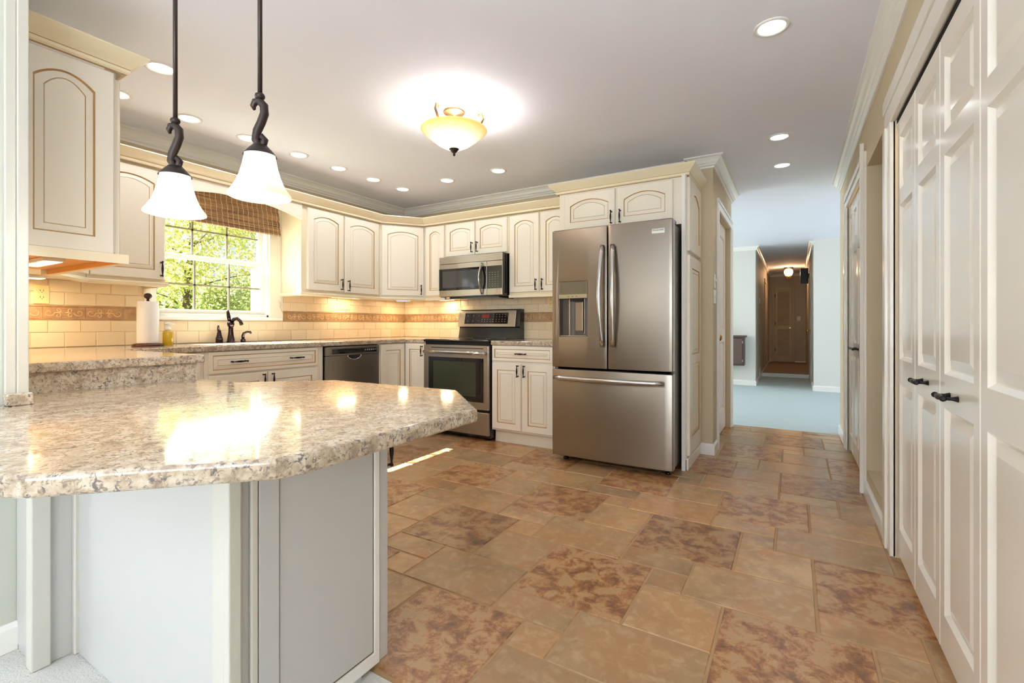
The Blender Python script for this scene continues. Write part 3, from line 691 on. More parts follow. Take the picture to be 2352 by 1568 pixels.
upper(t, FYU, -2.350, -1.70, depth=.285); door(t, FYU, -2.338, -2.022, 1.366, 2.098, fw=.052, handle=(-2.047, 1.432)); door(t, FYU, -2.006, -1.706, 1.366, 2.098, fw=.052, handle=(-1.981, 1.432))
bm = nb(); fbox(bm, FYU, -2.35, -1.70, -.01, .014, 1.316, 1.345); obj('light_rail', bm, CREAM_LIT, t, bevel=.004)
t = thing('wall_cabinet', 'cream arched single door wall cabinet left of the window', 'cabinet', (-3.85, 1.36, 1.345))
upper(t, FXU, 1.145, 1.567, depth=.285); door(t, FXU, 1.158, 1.556, 1.366, 2.098, handle=(1.532, 1.435))
bm = nb(); sweep(bm, [(-3.70, 1.145), (-3.70, 1.567), (-3.985, 1.567)], RAIL, side=1); obj('light_rail', bm, CREAM_LIT, t)
A2, B2 = Vector((-3.30, .853)), Vector((-3.70, 1.143))
t = thing('wall_cabinet', 'cream diagonal corner wall cabinet behind the big end panel cabinet', 'cabinet', (-3.8, .8, 1.345))
bm = nb(); prism(bm, [(-3.985, WALLY1+.002), (-3.302, WALLY1+.002), tuple(A2), tuple(B2), (-3.985, 1.143)], 1.345, 2.112); obj('body', bm, CREAM, t)
u_ = (B2-A2).normalized(); FD2 = Fr(A2, u_, (u_.y, -u_.x)); Ld = (B2-A2).length
door(t, FD2, .012, Ld-.014, 1.366, 2.098)
bm = nb(); sweep(bm, [tuple(A2), tuple(B2)], RAIL, side=1); obj('light_rail', bm, CREAM_LIT, t)
# foreground end cabinet
t = thing('wall_cabinet', 'large foreground cream wall cabinet showing its arched end panel and underside', 'cabinet', (-2.85, .69, 1.345))
bm = nb(); box(bm, -3.298, -2.447, WALLY1+.002, .853, 1.36, 2.112); obj('body', bm, CREAM, t, bevel=.0015)
door(t, FX(-2.447), .535, .842, 1.352, 2.105, fw=.058, rise=.045, name='end_panel')
for a0, a1 in ((-3.29, -2.89), (-2.87, -2.455)): door(t, FYp(.853), a0, a1, 1.355, 2.09, handle=((a1-.03, 1.43) if a0 < -3 else None))
bm = nb(); box(bm, -3.29, -2.45, WALLY1+.004, .850, 1.340, 1.360); obj('underside_board', bm, WOODO, t, 'honey coloured bare wood underside')
bm = nb(); sweep(bm, [(-2.427, WALLY1+.01), (-2.427, .873), (-3.29, .873)], [(-.002, 1.352), (.012, 1.352), (.016, 1.342), (.013, 1.332), (.004, 1.318), (-.014, 1.314), (-.014, 1.352)], side=-1); obj('light_rail', bm, CREAM_LIT, t)
bm = nb(); sweep(bm, [(-2.443, WALLY1+.01), (-2.443, .857), (-3.28, .857)], [(0, 1.34), (0, 1.316), (.010, 1.316), (.010, 1.34)], side=1); obj('rail_backing', bm, WOODO, t)

# crown along the tops of the wall cabinets
t = thing('cabinet_crown_moulding', 'cream cabinet crown moulding running over the window and corner cabinets', 'moulding', (-3.7, 3.0, 2.11))
bm = nb(); sweep(bm, [(-3.29, .873), tuple(A2+Vector((.03, .015))), tuple(B2+Vector((.025, .0))), (-3.68, 3.525), (-3.405, 3.875), (-1.70, 3.875)], CABPROF, side=1); obj('moulding', bm, [CREAM_LIT, GLAZE], t)
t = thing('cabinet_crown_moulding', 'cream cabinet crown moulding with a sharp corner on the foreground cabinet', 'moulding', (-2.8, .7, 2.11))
bm = nb(); sweep(bm, [(-3.29, .873), (-2.427, .873), (-2.427, WALLY1+.004)], CABPROF, side=-1); obj('moulding', bm, [CREAM_LIT, GLAZE], t)
# arched valance over the window
t = thing('window_valance', 'cream arched valance board bridging the cabinets above the window', 'valance', (-3.69, 2.08, 2.05))
bm = nb(); a0, a1 = 1.569, 2.605; top = 2.112; pts = [(a1, top), (a0, top)]
for k in range(21):
    s = -1+k/10; pts.append(((a0+a1)/2+s*(a1-a0)/2, 2.05-.075*s*s))
fprism(bm, FX(-3.70), pts, 0, .02); obj('board', bm, CREAM, t, bevel=.001, seg=1)
bm = nb(); box(bm, -3.985, -3.68, 1.57, 2.605, 2.114, 2.125); obj('top_board', bm, CREAM, t)

# ------------------------------------------------------------ dishwasher
t = thing('dishwasher', 'dark stainless dishwasher with pocket handle under the counter', 'dishwasher', (-3.68, 2.9, 0))
bm = nb(); fbox(bm, FXB, 2.604, 3.203, -.56, -.002, .10, .872); obj('body', bm, BLKPL, t)
fr = FXB; bm = nb(); fbox(bm, fr, 2.608, 3.199, 0, .030, .115, .790); obj('door', bm, STEELD, t, bevel=.004)
bm = nb(); fbox(bm, fr, 2.608, 3.199, 0, .034, .792, .868); cp = obj('control_panel', bm, STEELD, t, bevel=.004)
bm = nb(); fbox(bm, fr, 2.665, 3.165, .034, .036, .808, .850); obj('display_strip', bm, GLOSSB, cp, bevel=.002)
bm = nb()
for k in range(5): fbox(bm, fr, 3.02+k*.025, 3.032+k*.025, .036, .0366, .826, .834)
obj('button_marks', bm, MARK, cp)
bm = nb(); pts = [(2.905+.07*math.cos(a), .788+.034*math.sin(a)) for a in [PI+PI*k/14 for k in range(15)]]; fprism(bm, fr, pts, .028, .0312); obj('pocket_handle', bm, DARK, t)
bm = nb(); tube(bm, [fr(2.905+.073*math.cos(a), .031, .788+.037*math.sin(a)) for a in [PI+PI*k/14 for k in range(15)]], .005, 8); obj('pocket_rim', bm, STEELH, t)
bm = nb(); fbox(bm, fr, 2.604, 3.203, -.3, -.05, 0, .10); obj('kick_plate', bm, BLKPL, t)

# ------------------------------------------------------------ range
t = thing('range', 'stainless freestanding electric range with black glass cooktop', 'stove', (-2.73, 3.85, 0))
x0, x1 = -3.113, -2.347; fr = FY(3.545)
bm = nb(); fbox(bm, fr, x0, x1, -.62, -.02, .03, .895); obj('body', bm, BLKPL, t, 'black enamel side panels')
bm = nb(); fbox(bm, fr, x0+.004, x1-.004, -.02, .012, .285, .868); od = obj('oven_door', bm, STEEL, t, bevel=.005)
bm = nb(); fbox(bm, fr, -3.048, -2.404, .012, .0145, .352, .752); obj('door_glass', bm, GLOSSB, od, bevel=.004)
bm = nb(); fbox(bm, fr, -2.988, -2.486, .0145, .0155, .40, .716); obj('oven_window', bm, M('oven_window', srgb(58, 62, 48), .05), od)
bm = nb(); tube(bm, [fr(x0+.03, .045, .80), fr(-2.9, .058, .803), fr(-2.73, .060, .804), fr(-2.55, .058, .803), fr(x1-.03, .045, .80)], .014, 14)
for a in (x0+.04, x1-.04): tube(bm, [fr(a, .046, .80), fr(a, .012, .80)], .013, 12)
obj('door_handle', bm, STEELH, od)
bm = nb(); fbox(bm, fr, x0+.10, x1-.06, .0125, .0132, .838, .845); obj('vent_slots', bm, DARK, od)
bm = nb(); fbox(bm, fr, x0+.004, x1-.004, -.02, .012, .055, .262); obj('storage_drawer', bm, STEEL, t, bevel=.005)
bm = nb(); fbox(bm, fr, x0, x1, -.60, .018, .895, .918); obj('cooktop_frame', bm, BLKPL, t, bevel=.008, seg=3)
bm = nb(); fbox(bm, fr, x0+.015, x1-.015, -.54, .0, .918, .921); obj('cooktop_glass', bm, GLOSSB, t)
for bx, by, rr in ((-2.92, 3.70, .10), (-2.54, 3.70, .085), (-2.92, 3.95, .08), (-2.54, 3.95, .10)):
    bm = nb(); lathe(bm, (bx, by, .9212), [(rr, 0), (rr, .0004), (rr-.004, .0004), (rr-.004, 0)], 40); obj('burner_ring', bm, GREYM, t)
# leaning back panel: lower black part and steel control part
def slant(bm, a0, a1, pts):
    v0 = [bm.verts.new((a0, y, z)) for y, z in pts]; v1 = [bm.verts.new((a1, y, z)) for y, z in pts]; n = len(pts)
    for i in range(n): bm.faces.new((v0[i], v0[(i+1) % n], v1[(i+1) % n], v1[i]))
    bm.faces.new(v0[::-1]); bm.faces.new(v1)
bm = nb(); slant(bm, x0+.01, x1-.002, [(4.08, .921), (4.10, 1.03), (4.088, 1.04), (4.115, 1.218), (4.185, 1.218), (4.185, .90), (4.08, .90)]); obj('back_guard', bm, BLKPL, t, bevel=.004)
bm = nb(); slant(bm, x0+.005, x1-.045, [(4.070, 1.038), (4.104, 1.208), (4.116, 1.208), (4.090, 1.038)]); cp = obj('control_panel', bm, STEEL, t, bevel=.003)
SL = lambda z: 4.0682+(z-1.03)*.2
bm = nb(); slant(bm, -3.02, -2.48, [(SL(1.068)-.002, 1.068), (SL(1.182)-.002, 1.182), (SL(1.182)+.003, 1.182), (SL(1.068)+.003, 1.068)]); obj('control_glass', bm, GLOSSB, cp)
bm = nb(); slant(bm, -2.80, -2.71, [(SL(1.13)-.003, 1.13), (SL(1.165)-.003, 1.165), (SL(1.165), 1.165), (SL(1.13), 1.13)]); obj('clock_display', bm, REDD, cp)
bm = nb()
for (xx, zz) in [(-2.985+i*.07, z) for i in range(3) for z in (1.15, 1.095)]+[(-2.80+i*.033, z) for i in range(5) for z in (1.112, 1.09)]+[(-2.66+i*.035, z) for i in range(5) for z in (1.16, 1.138, 1.112, 1.09)]:
    slant(bm, xx, xx+.010, [(SL(zz)-.0028, zz), (SL(zz+.006)-.0028, zz+.006), (SL(zz+.006), zz+.006), (SL(zz), zz)])
obj('key_marks', bm, MARK, cp)
for a in (x0+.05, x1-.05):
    for y in (3.62, 4.1):
        bm = nb(); lathe(bm, (a, y, 0), [(.018, 0), (.018, .03)], 12, cap0=True, cap1=True); obj('foot', bm, BLKPL, t)

# ------------------------------------------------------------ microwave
t = thing('microwave', 'stainless over the range microwave with black glass door and bowed handle', 'microwave', (-2.74, 3.99, 1.345))
fr = FY(3.80); x0, x1 = -3.119, -2.362
bm = nb(); fbox(bm, fr, x0, x1, -.385, 0, 1.338, 1.745); obj('body', bm, BLKPL, t)
bm = nb(); fbox(bm, fr, x0, x1, 0, .022, 1.672, 1.742); obj('vent_grille', bm, STEEL, t, bevel=.003)
bm = nb(); fbox(bm, fr, x0, -2.535, 0, .022, 1.343, 1.669); d = obj('door', bm, STEEL, t, bevel=.003)
bm = nb(); fbox(bm, fr, x0, -2.54, .022, .0235, 1.405, 1.622); obj('door_glass', bm, GLOSSB, d)
bm = nb(); fbox(bm, fr, x0+.045, -2.62, .0235, .0240, 1.432, 1.598); obj('window_screen', bm, M('micro_screen', srgb(72, 72, 70), .06), d)
pts = [fr(-2.585, .022+.050*math.sin(PI*k/12)+.004, 1.358+(1.652-1.358)*k/12) for k in range(13)]
bm = nb(); tube(bm, pts, .017, 12, flat=(1, .55)); obj('handle', bm, STEELH, d)
bm = nb(); fbox(bm, fr, -2.532, x1, 0, .022, 1.343, 1.669); k_ = obj('control_panel', bm, STEEL, t, bevel=.003)
bm = nb(); fbox(bm, fr, -2.531, x1+.001, .022, .0235, 1.405, 1.622); obj('keypad', bm, M('keypad_grey', srgb(52, 54, 52), .12), k_)
bm = nb()
for i in range(4):
    for j in range(7): fbox(bm, fr, -2.505+i*.032, -2.493+i*.032, .0235, .0240, 1.425+j*.022, 1.429+j*.022)
obj('key_marks', bm, MARK, k_)
bm = nb(); fbox(bm, fr, x0+.08, x1-.08, -.33, -.05, 1.322, 1.338); obj('underside_filter', bm, BLKPL, t)

# ------------------------------------------------------------ refrigerator
t = thing('refrigerator', 'stainless french door refrigerator with water dispenser and bottom freezer', 'refrigerator', (-1.16, 3.75, 0))
x0, x1, xm = -1.613, -.704, -1.163; Yf = 3.31
bm = nb(); box(bm, x0+.012, x1-.012, 3.40, 4.12, .05, 1.765); obj('body', bm, M('fridge_side_grey', srgb(112, 108, 102), .35, .6), t, bevel=.004)
def fdoor(name, a0, a1, z0, z1, hole=None):
    "slightly bowed door, front towards -Y"
    bm = nb(); N = 16; W_ = x1-x0
    def yy(x): s = (x-(x0+x1)/2)/(W_/2); return Yf+.010*s*s
    xs = [a0+(a1-a0)*k/N for k in range(N+1)]
    if hole: xs = sorted(set(xs+[hole[0], hole[1]]))
    zs = [z0, z1] if not hole else [z0, hole[2], hole[3], z1]
    V = {(i, j): bm.verts.new((x, yy(x), z)) for i, x in enumerate(xs) for j, z in enumerate(zs)}
    Bk = {(i, j): bm.verts.new((x, 3.385, z)) for i, x in enumerate(xs) for j, z in enumerate(zs)}
    ni, nj = len(xs)-1, len(zs)-1
    def out(i, j):
        return not (0 <= i < ni and 0 <= j < nj) or (hole and j == 1 and hole[0]-1e-6 < xs[i] and xs[i+1] < hole[1]+1e-6)
    for i in range(ni):
        for j in range(nj):
            if out(i, j): continue
            f = bm.faces.new((V[i, j], V[i+1, j], V[i+1, j+1], V[i, j+1])); f.smooth = False
            bm.faces.new((Bk[i, j+1], Bk[i+1, j+1], Bk[i+1, j], Bk[i, j]))
            if out(i-1, j): bm.faces.new((V[i, j], V[i, j+1], Bk[i, j+1], Bk[i, j]))
            if out(i+1, j): bm.faces.new((V[i+1, j+1], V[i+1, j], Bk[i+1, j], Bk[i+1, j+1]))
            if out(i, j-1): bm.faces.new((V[i+1, j], V[i, j], Bk[i, j], Bk[i+1, j]))
            if out(i, j+1): bm.faces.new((V[i, j+1], V[i+1, j+1], Bk[i+1, j+1], Bk[i, j+1]))
    for f in bm.faces: f.smooth = all(v_.co.y < 3.33 for v_ in f.verts)
    o = obj(name, bm, FSTEEL, t, bevel=.006, seg=3)
    return o
dL = fdoor('left_door', x0, xm-.004, .735, 1.782, (-1.552, -1.319, .968, 1.385))
dR = fdoor('right_door', xm+.004, x1, .735, 1.785)
dF = fdoor('freezer_drawer', x0, x1, .055, .718)
bm = nb(); box(bm, x0+.03, x1-.03, 3.385, 3.40, .05, 1.75); obj('gasket', bm, DARK, t)
bm = nb(); box(bm, x0+.02, x1-.02, 3.385, 3.43, .718, .735); obj('hinge_gap', bm, BLACK, t)
for px, s in ((-1.195, 1), (-1.118, -1)):
    L = []
    for k in range(15):
        u = k/14; L.append((px+s*.012*math.sin(PI*u)*-1, Yf-.012-.052*math.sin(PI*(.06+.88*u)), .900+.735*u))
    bm = nb(); tube(bm, L, .0165, 12, flat=(1, .8)); obj('handle', bm, STEELH, dL if s > 0 else dR)
L = [(-1.582+.82*k/14, Yf-.012-.050*math.sin(PI*(.06+.88*k/14)), .655) for k in range(15)]
bm = nb(); tube(bm, L, .0175, 12); obj('handle', bm, STEELH, dF)
# dispenser in the left door
dp = bpy.data.objects.new('dispenser', None)
bm = nb(); x2, x3 = -1.552, -1.319
box(bm, x2, x3, 3.380, 3.384, .968, 1.385); box(bm, x2, x2+.003, 3.322, 3.384, .968, 1.385); box(bm, x3-.003, x3, 3.318, 3.384, .968, 1.385); box(bm, x2, x3, 3.318, 3.384, .965, .972)
dp = obj('dispenser', bm, M('dispenser_recess', srgb(96, 88, 80), .35, .4), dL)
bm = nb(); box(bm, x2, x3, 3.312, 3.345, 1.262, 1.385); obj('dispenser_panel', bm, M('dispenser_panel', srgb(122, 112, 92), .25, .3), dL, bevel=.002)
bm = nb(); box(bm, x2+.003, x3-.003, 3.305, 3.345, 1.258, 1.288); obj('dispenser_button_strip', bm, M('dispenser_strip', srgb(176, 164, 128), .3, .3), dL, bevel=.002)
bm = nb(); box(bm, -1.435, -1.37, 3.350, 3.366, 1.01, 1.235); obj('dispenser_paddle', bm, M('paddle', srgb(150, 132, 112), .3, .5), dL, bevel=.006)
bm = nb(); box(bm, -1.475, -1.469, 3.330, 3.382, .972, 1.255); box(bm, -1.357, -1.352, 3.345, 3.382, .99, 1.255); box(bm, x2+.01, x3-.01, 3.316, 3.38, .972, .977); obj('dispenser_trim', bm, STEELH, dL)
bm = nb(); box(bm, -1.47, -1.36, 3.335, 3.37, 1.238, 1.258); obj('dispenser_nozzle', bm, BLACK, dL)
bm = nb()
for i in range(3):
    for s, xx in ((0, -1.54), (1, -1.35)): box(bm, xx, xx+.014, 3.3113, 3.312, 1.305+i*.024, 1.310+i*.024)
for i in range(3): box(bm, -1.475+i*.032, -1.461+i*.032, 3.3043, 3.305, 1.270, 1.274)
obj('dispenser_marks', bm, M('dark_marks', srgb(60, 56, 50), .5), dL)
bm = nb(); box(bm, -.845, -.758, Yf-.001+.004, Yf+.02, 1.690, 1.722); lb = obj('brand_label', bm, WPLAS, dR, 'small white label with dark lettering')
fc = bpy.data.curves.new('lettering', 'FONT'); fc.body = 'FRIGIDAIRE'; fc.size = .0155; fc.extrude = .0003; fc.align_x = 'CENTER'; fc.align_y = 'CENTER'
tmp = bpy.data.objects.new('lettering_curve', fc); fm = bpy.data.meshes.new_from_object(tmp); bpy.data.objects.remove(tmp)
fo = bpy.data.objects.new('lettering', fm); C.objects.link(fo); fo.parent = lb; fo.rotation_euler = (PI/2, 0, 0)
fo.location = Vector((-.8015, Yf+.0022, 1.711)) - wl(lb); fm.materials.clear(); fm.materials.append(BLACK)
for a in (x0+.06, x1-.06):
    bm = nb(); lathe(bm, (a, 3.45, 0), [(.022, 0), (.022, .012), (.012, .014), (.012, .055)], 14, cap0=True, cap1=True); obj('foot', bm, BLKPL, t)
for a in (x0+.05, x1-.05):
    bm = nb(); box(bm, a-.045, a+.045, 3.335, 3.46, 1.765, 1.790); obj('hinge_cover', bm, GREYM, t, bevel=.006)

# fridge surround
t = thing('fridge_surround_cabinet', 'tall cream cabinet surround over and beside the refrigerator', 'cabinet', (-1.19, 3.87, 0))
FYF = FY(3.62)
bm = nb(); fbox(bm, FYF, -1.69, -.70, -.55, 0, 1.80, 2.15); obj('top_cabinet', bm, CREAM, t, bevel=.0015)
door(t, FYF, -1.640, -1.205, 1.845, 2.132, rise=.045, fw=.05, handle=(-1.232, 1.905)); door(t, FYF, -1.188, -.765, 1.845, 2.132, rise=.045, fw=.05, handle=(-1.161, 1.905))
bm = nb(); box(bm, -1.69, -1.668, 3.62, 4.19, 0, 1.80); obj('left_side_panel', bm, CREAM, t)
bm = nb(); box(bm, -.698, -.672, 3.575, 4.134, 0, 2.15); obj('right_side_panel', bm, WHITE, t, bevel=.0015)
bm = nb(); box(bm, -.672, -.668, 3.60, 4.134, .075, 2.15); obj('side_frame', bm, CREAM, t)
door(t, FX(-.668), 3.625, 4.115, 1.60, 2.14, rise=.06, fw=.085, name='upper_end_panel')
door(t, FX(-.668), 3.625, 4.115, .10, 1.57, panels=[(.80, .12, .035, 0), (1.6, .035, .085, 0)], fw=.085, name='lower_end_panel')
bm = nb(); box(bm, -.668, -.655, 3.60, 4.134, 0, .085); obj('side_base', bm, WHITE, t, bevel=.003)
CP2 = [(p[0]*.95, p[1]+.035)+tuple(p[2:]) for p in CABPROF]
bm = nb(); sweep(bm, [(-1.70, 4.19), (-1.70, 3.615), (-.665, 3.615), (-.665, 4.134)], CP2, side=-1 if False else 1); obj('crown', bm, [CREAM_LIT, GLAZE], t)

# ------------------------------------------------------------ peninsula
t = thing('peninsula_counter', 'large glossy speckled granite look peninsula top with clipped corners in the foreground', 'worktop', (-1.5, .85, .758))
poly = [(-2.464, .526), (-2.464, 1.197), (-2.153, 1.205), (-1.843, 1.482), (-1.145, 1.50), (-.836, 1.197), (-.838, .60), (-.855, .548), (-1.130, .268), (-1.17, .245), (-2.188, .245), (-2.188, .526)]
bm = nb(); prism(bm, poly, .758, .80); obj('worktop', bm, GRAN, t, bevel=.010, seg=4)
bm = nb(); box(bm, -2.466, -2.448, .526, 1.168, .800, .8765); obj('riser', bm, GRAN, t)
bm = nb(); box(bm, -2.168, -2.120, .462, .526, .800, .838); obj('end_upstand', bm, GRAN, t, bevel=.006, seg=3)
t = thing('peninsula_cabinet', 'white panelled peninsula base cabinet under the foreground counter', 'cabinet', (-1.55, .8, 0))
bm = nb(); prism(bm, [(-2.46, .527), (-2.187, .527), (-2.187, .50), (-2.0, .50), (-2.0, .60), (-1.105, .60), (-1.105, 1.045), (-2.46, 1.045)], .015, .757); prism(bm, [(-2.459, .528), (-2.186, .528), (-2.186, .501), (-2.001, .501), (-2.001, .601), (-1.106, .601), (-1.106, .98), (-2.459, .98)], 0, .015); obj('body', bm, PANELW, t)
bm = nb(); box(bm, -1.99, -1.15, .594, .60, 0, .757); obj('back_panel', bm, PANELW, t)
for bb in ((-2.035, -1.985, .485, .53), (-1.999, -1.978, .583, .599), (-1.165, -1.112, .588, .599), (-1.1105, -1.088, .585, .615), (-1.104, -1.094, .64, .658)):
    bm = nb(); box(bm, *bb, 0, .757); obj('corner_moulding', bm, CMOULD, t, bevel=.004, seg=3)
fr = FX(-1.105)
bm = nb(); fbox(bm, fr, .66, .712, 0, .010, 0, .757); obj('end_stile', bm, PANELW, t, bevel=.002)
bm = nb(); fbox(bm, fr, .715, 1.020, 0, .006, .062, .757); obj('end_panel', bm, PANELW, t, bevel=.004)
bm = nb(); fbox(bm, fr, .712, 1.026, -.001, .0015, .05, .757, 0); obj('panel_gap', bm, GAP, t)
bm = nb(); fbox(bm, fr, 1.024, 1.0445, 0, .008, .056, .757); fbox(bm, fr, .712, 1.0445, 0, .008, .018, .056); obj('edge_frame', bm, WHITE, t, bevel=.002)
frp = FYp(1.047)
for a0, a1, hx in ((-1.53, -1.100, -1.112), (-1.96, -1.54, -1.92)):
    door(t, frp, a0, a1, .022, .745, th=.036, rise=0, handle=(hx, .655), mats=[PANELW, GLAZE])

# ------------------------------------------------------------ closets on the right wall
def closet(nm, label, edges, zt, hand, fwid):
    for k, (a1, a0) in enumerate(zip(edges, edges[1:])):
        pass
EDG = [2.722, 2.362, 2.000, 1.620, 1.240, .86, .52]
labs = ['far leaf of the large cream bifold closet, beside the casing', 'second leaf of the large cream bifold closet, carrying a black pull', 'third leaf of the large cream bifold closet, carrying the nearer black pull', 'fourth leaf of the large cream bifold closet, at the right edge of view', 'near cream bifold closet leaf beyond the right edge of view', 'nearest cream bifold closet leaf beside the camera']
frc = FXm(.425)
hpos = {1: (2.19, .856), 2: (1.845, .846)}
def leaf(a0, a1, zt, label, hp, fw, group, zb=.03, pz=(.80, .905, 1.585, 1.655, 1.895)):
    t = thing('bifold_door_leaf', label, 'door', (.425, (a0+a1)/2, zb), group)
    m = (pz[0]+pz[1])/2; m2 = (pz[2]+pz[3])/2
    door(t, frc, a0+.0015, a1-.0015, zb, zt, th=.022, fw=fw, style='flat', mats=[CLOSET, GLAZE], name='panel',
         panels=[(m, .12, m-pz[0], 0), (m2, pz[1]-m, m2-pz[2], 0), (9, pz[3]-m2, zt-pz[4], 0)])
    if hp: pull(t, frc, hp[0], hp[1], .022, 'h', .10, .0065, out=.034)
for k in range(6):
    leaf(EDG[k+1], EDG[k], 1.968, labs[k], hpos.get(k), .045, 'large bifold closet leaves')
ED2 = [4.868, 4.582, 4.296, 4.010, 3.724]
labs2 = ['farthest leaf of the small cream bifold closet by the living room', 'second leaf of the small far bifold closet, with a black pull', 'third leaf of the small far bifold closet, with the nearer pull', 'nearest leaf of the small far bifold closet, half hidden by casing']
hp2 = {1: (4.355, .88), 2: (4.235, .88)}
for k in range(4): leaf(ED2[k+1], ED2[k], 2.03, labs2[k], hp2.get(k), .04, 'small bifold closet leaves', pz=(.82, .92, 1.62, 1.69, 1.95))
for nm, a0, a1, zt, w in (('trim_6', .50, 2.74, 1.985, .145), ('trim_7', 3.72, 4.87, 2.045, .10)):
    fr = FXm(XR); bm = nb()
    for x0_, x1_, s in ((a0-w, a0, 1), (a1, a1+w, -1)):
        ww = .055 if (nm == 'trim_7' and s > 0) else w
        if s > 0: x0_ = x1_-ww
        else: x1_ = x0_+ww
        fbox(bm, fr, x0_, x1_, -.0095, .014, 0, zt, skip=('z1',))
        if s < 0: fbox(bm, fr, x1_-ww*.45, x1_-.001, .014, .022, 0, zt, skip=('b0', 'z1'))
        else: fbox(bm, fr, x0_+.001, x0_+ww*.5, .014, .034 if nm == 'trim_7' else .022, 0, zt+(.15 if nm == 'trim_7' else 0), skip=('b0',))
    fbox(bm, fr, a0-(.055 if nm == 'trim_7' else w), a1+w, -.0095, .014, zt+.0005, zt+w); fbox(bm, fr, a0-(.02 if nm == 'trim_7' else w)+.001, a1+w-.001, .014, .022, zt+w*.55, zt+w-.001, skip=('b0',))
    struct(nm, bm, CLOSET, bevel=.004)
bm = nb(); box(bm, .50, 1.05, .45, .50, 0, 2.42); box(bm, .50, 1.05, 2.74, 2.95, 0, 2.42); box(bm, 1.0, 1.05, .5, 2.95, 0, 2.42); box(bm, .96, 1.05, 3.7, 4.95, 0, 2.42); box(bm, .515, 1.05, 4.88, 4.95, 0, 2.42); struct('wall_closet', bm, WALLB)

bm = nb(); box(bm, .404, .50, .50, 2.74, 1.9715, 1.9895); struct('closet_gap_shade', bm, DARK)  # dark strip standing in for the shaded gap above the closet leaves
# passage door in the stub wall
fr = FX(-.562)
casing('trim_8', fr, 4.42, 5.34, 2.05)
t = bpy.data.objects.new('door_1', None); C.objects.link(t); t['kind'] = 'structure'; t.location = (-.62, 4.88, 0)
PD = M('passage_door_paint', srgb(226, 212, 198), .4)
door(t, FX(-.640), 4.425, 5.335, .012, 2.045, th=.035, fw=.11, style='flat', mats=[PD, GLAZE], panels=[(.95, .2, .06, 0), (3, .06, .12, 0)], name='door_slab')
bm = nb(); fr2 = FX(-.605)
tube(bm, [fr2(4.50, 0, .945), fr2(4.50, .008, .945)], .032, 20); tube(bm, [fr2(4.50, .008, .945), fr2(4.50, .03, .945), fr2(4.50, .038, .945), fr2(4.50, .055, .945), fr2(4.50, .066, .945)], [.010, .011, .026, .028, .016], 20); obj('door_knob', bm, BRASS, t)

# ------------------------------------------------------------ living room and hall things
t = thing('wall_mounted_cabinet', 'dark brown wooden cabinet hung on the far living room wall', 'cabinet', (-1.1, 9.08, .355))
bm = nb(); box(bm, -1.5, -.725, 8.98, 9.198, .355, .85); obj('body', bm, DWOOD, t, bevel=.004)
bm = nb(); box(bm, -1.52, -.695, 8.95, 9.199, .845, .873); obj('top', bm, DWOOD, t, bevel=.006)
for a0, a1 in ((-1.10, -.93), (-.925, -.755)):
    bm = nb(); fbox(bm, FY(8.98), a0, a1, 0, .018, .385, .825); obj('door', bm, M('brown_wood_door', srgb(98, 78, 70), .45), t, bevel=.004)
for z in (.44, .76):
    bm = nb(); fbox(bm, FY(8.98), -.752, -.742, 0, .022, z-.02, z+.02); obj('hinge', bm, STEELH, t)
# hall lamp
t = thing('hall_ceiling_lamp', 'small glass and brass lamp glowing on the dark hall ceiling', 'lamp', (-.10, 13.0, ZC))
bm = nb(); lathe(bm, (-.10, 13.0, 0), [(.10, ZC), (.10, ZC-.02), (.05, ZC-.035)], 24, cap1=True); obj('canopy', bm, BRONZE, t)
bm = nb(); lathe(bm, (-.10, 13.0, 0), [(.055, 2.385), (.09, 2.35), (.095, 2.29), (.07, 2.235), (.04, 2.21)], 24, cap0=True, cap1=True); obj('glass', bm, HALLG, t)
bm = nb(); lathe(bm, (-.10, 13.0, 0), [(.06, 2.22), (.055, 2.19), (.025, 2.16), (.015, 2.13), (.004, 2.11)], 20, cap0=True, cap1=True); obj('finial', bm, BRASS, t)
lamp('POINT', 'bulb_light', (-.10, 12.86, 2.25), 7, (1, .60, .32), .06, parent=t)
t = thing('louvered_door', 'tall louvered door at the end of the dark hall', 'door', (-.23, 14.59, 0))
LV = M('louver_paint', srgb(196, 182, 160), .5)
fr = FY(14.6); bm = nb(); a0, a1 = -.418, -.044
for x0_, x1_ in ((a0, a0+.05), (a1-.05, a1)): fbox(bm, fr, x0_, x1_, .002, .035, .075, 2.06)
for z0_, z1_ in ((.075, .22), (.93, 1.03), (1.94, 2.06)): fbox(bm, fr, a0+.05, a1-.05, .002, .035, z0_, z1_)
obj('frame', bm, LV, t, bevel=.002)
bm = nb()
for z0_, z1_ in ((.22, .93), (1.03, 1.94)):
    z = z0_+.01
    while z < z1_-.02:
        sl = [fr(a0+.05, .006, z+.030), fr(a0+.05, .030, z), fr(a0+.05, .030, z+.006), fr(a0+.05, .006, z+.036)]; sr = [p+Vector((a1-a0-.1, 0, 0)) for p in sl]
        A = [bm.verts.new(p) for p in sl]; B = [bm.verts.new(p) for p in sr]
        for i in range(4): bm.faces.new((A[i], A[(i+1) % 4], B[(i+1) % 4], B[i]))
        z += .034
obj('louvers', bm, LV, t)
bm = nb(); tube(bm, [fr(-.075, .035, .98), fr(-.075, .06, .98), fr(-.075, .08, .98)], [.01, .022, .016], 12); obj('knob', bm, BRASS, t)
for z in (.35, 1.05, 1.80):
    bm = nb(); fbox(bm, fr, a0-.012, a0+.003, .034, .040, z, z+.08); obj('hinge', bm, BRONZE, t)
casing('trim_9', fr, a0-.01, a1+.01, 2.08, .07, .02)
plate('wall_switch', FY(14.6), .12, 1.22, .075, .115, 'pale switch plate on the hall end wall right of louvered door', 'switch', 1, b=0, mat=WPLAS)
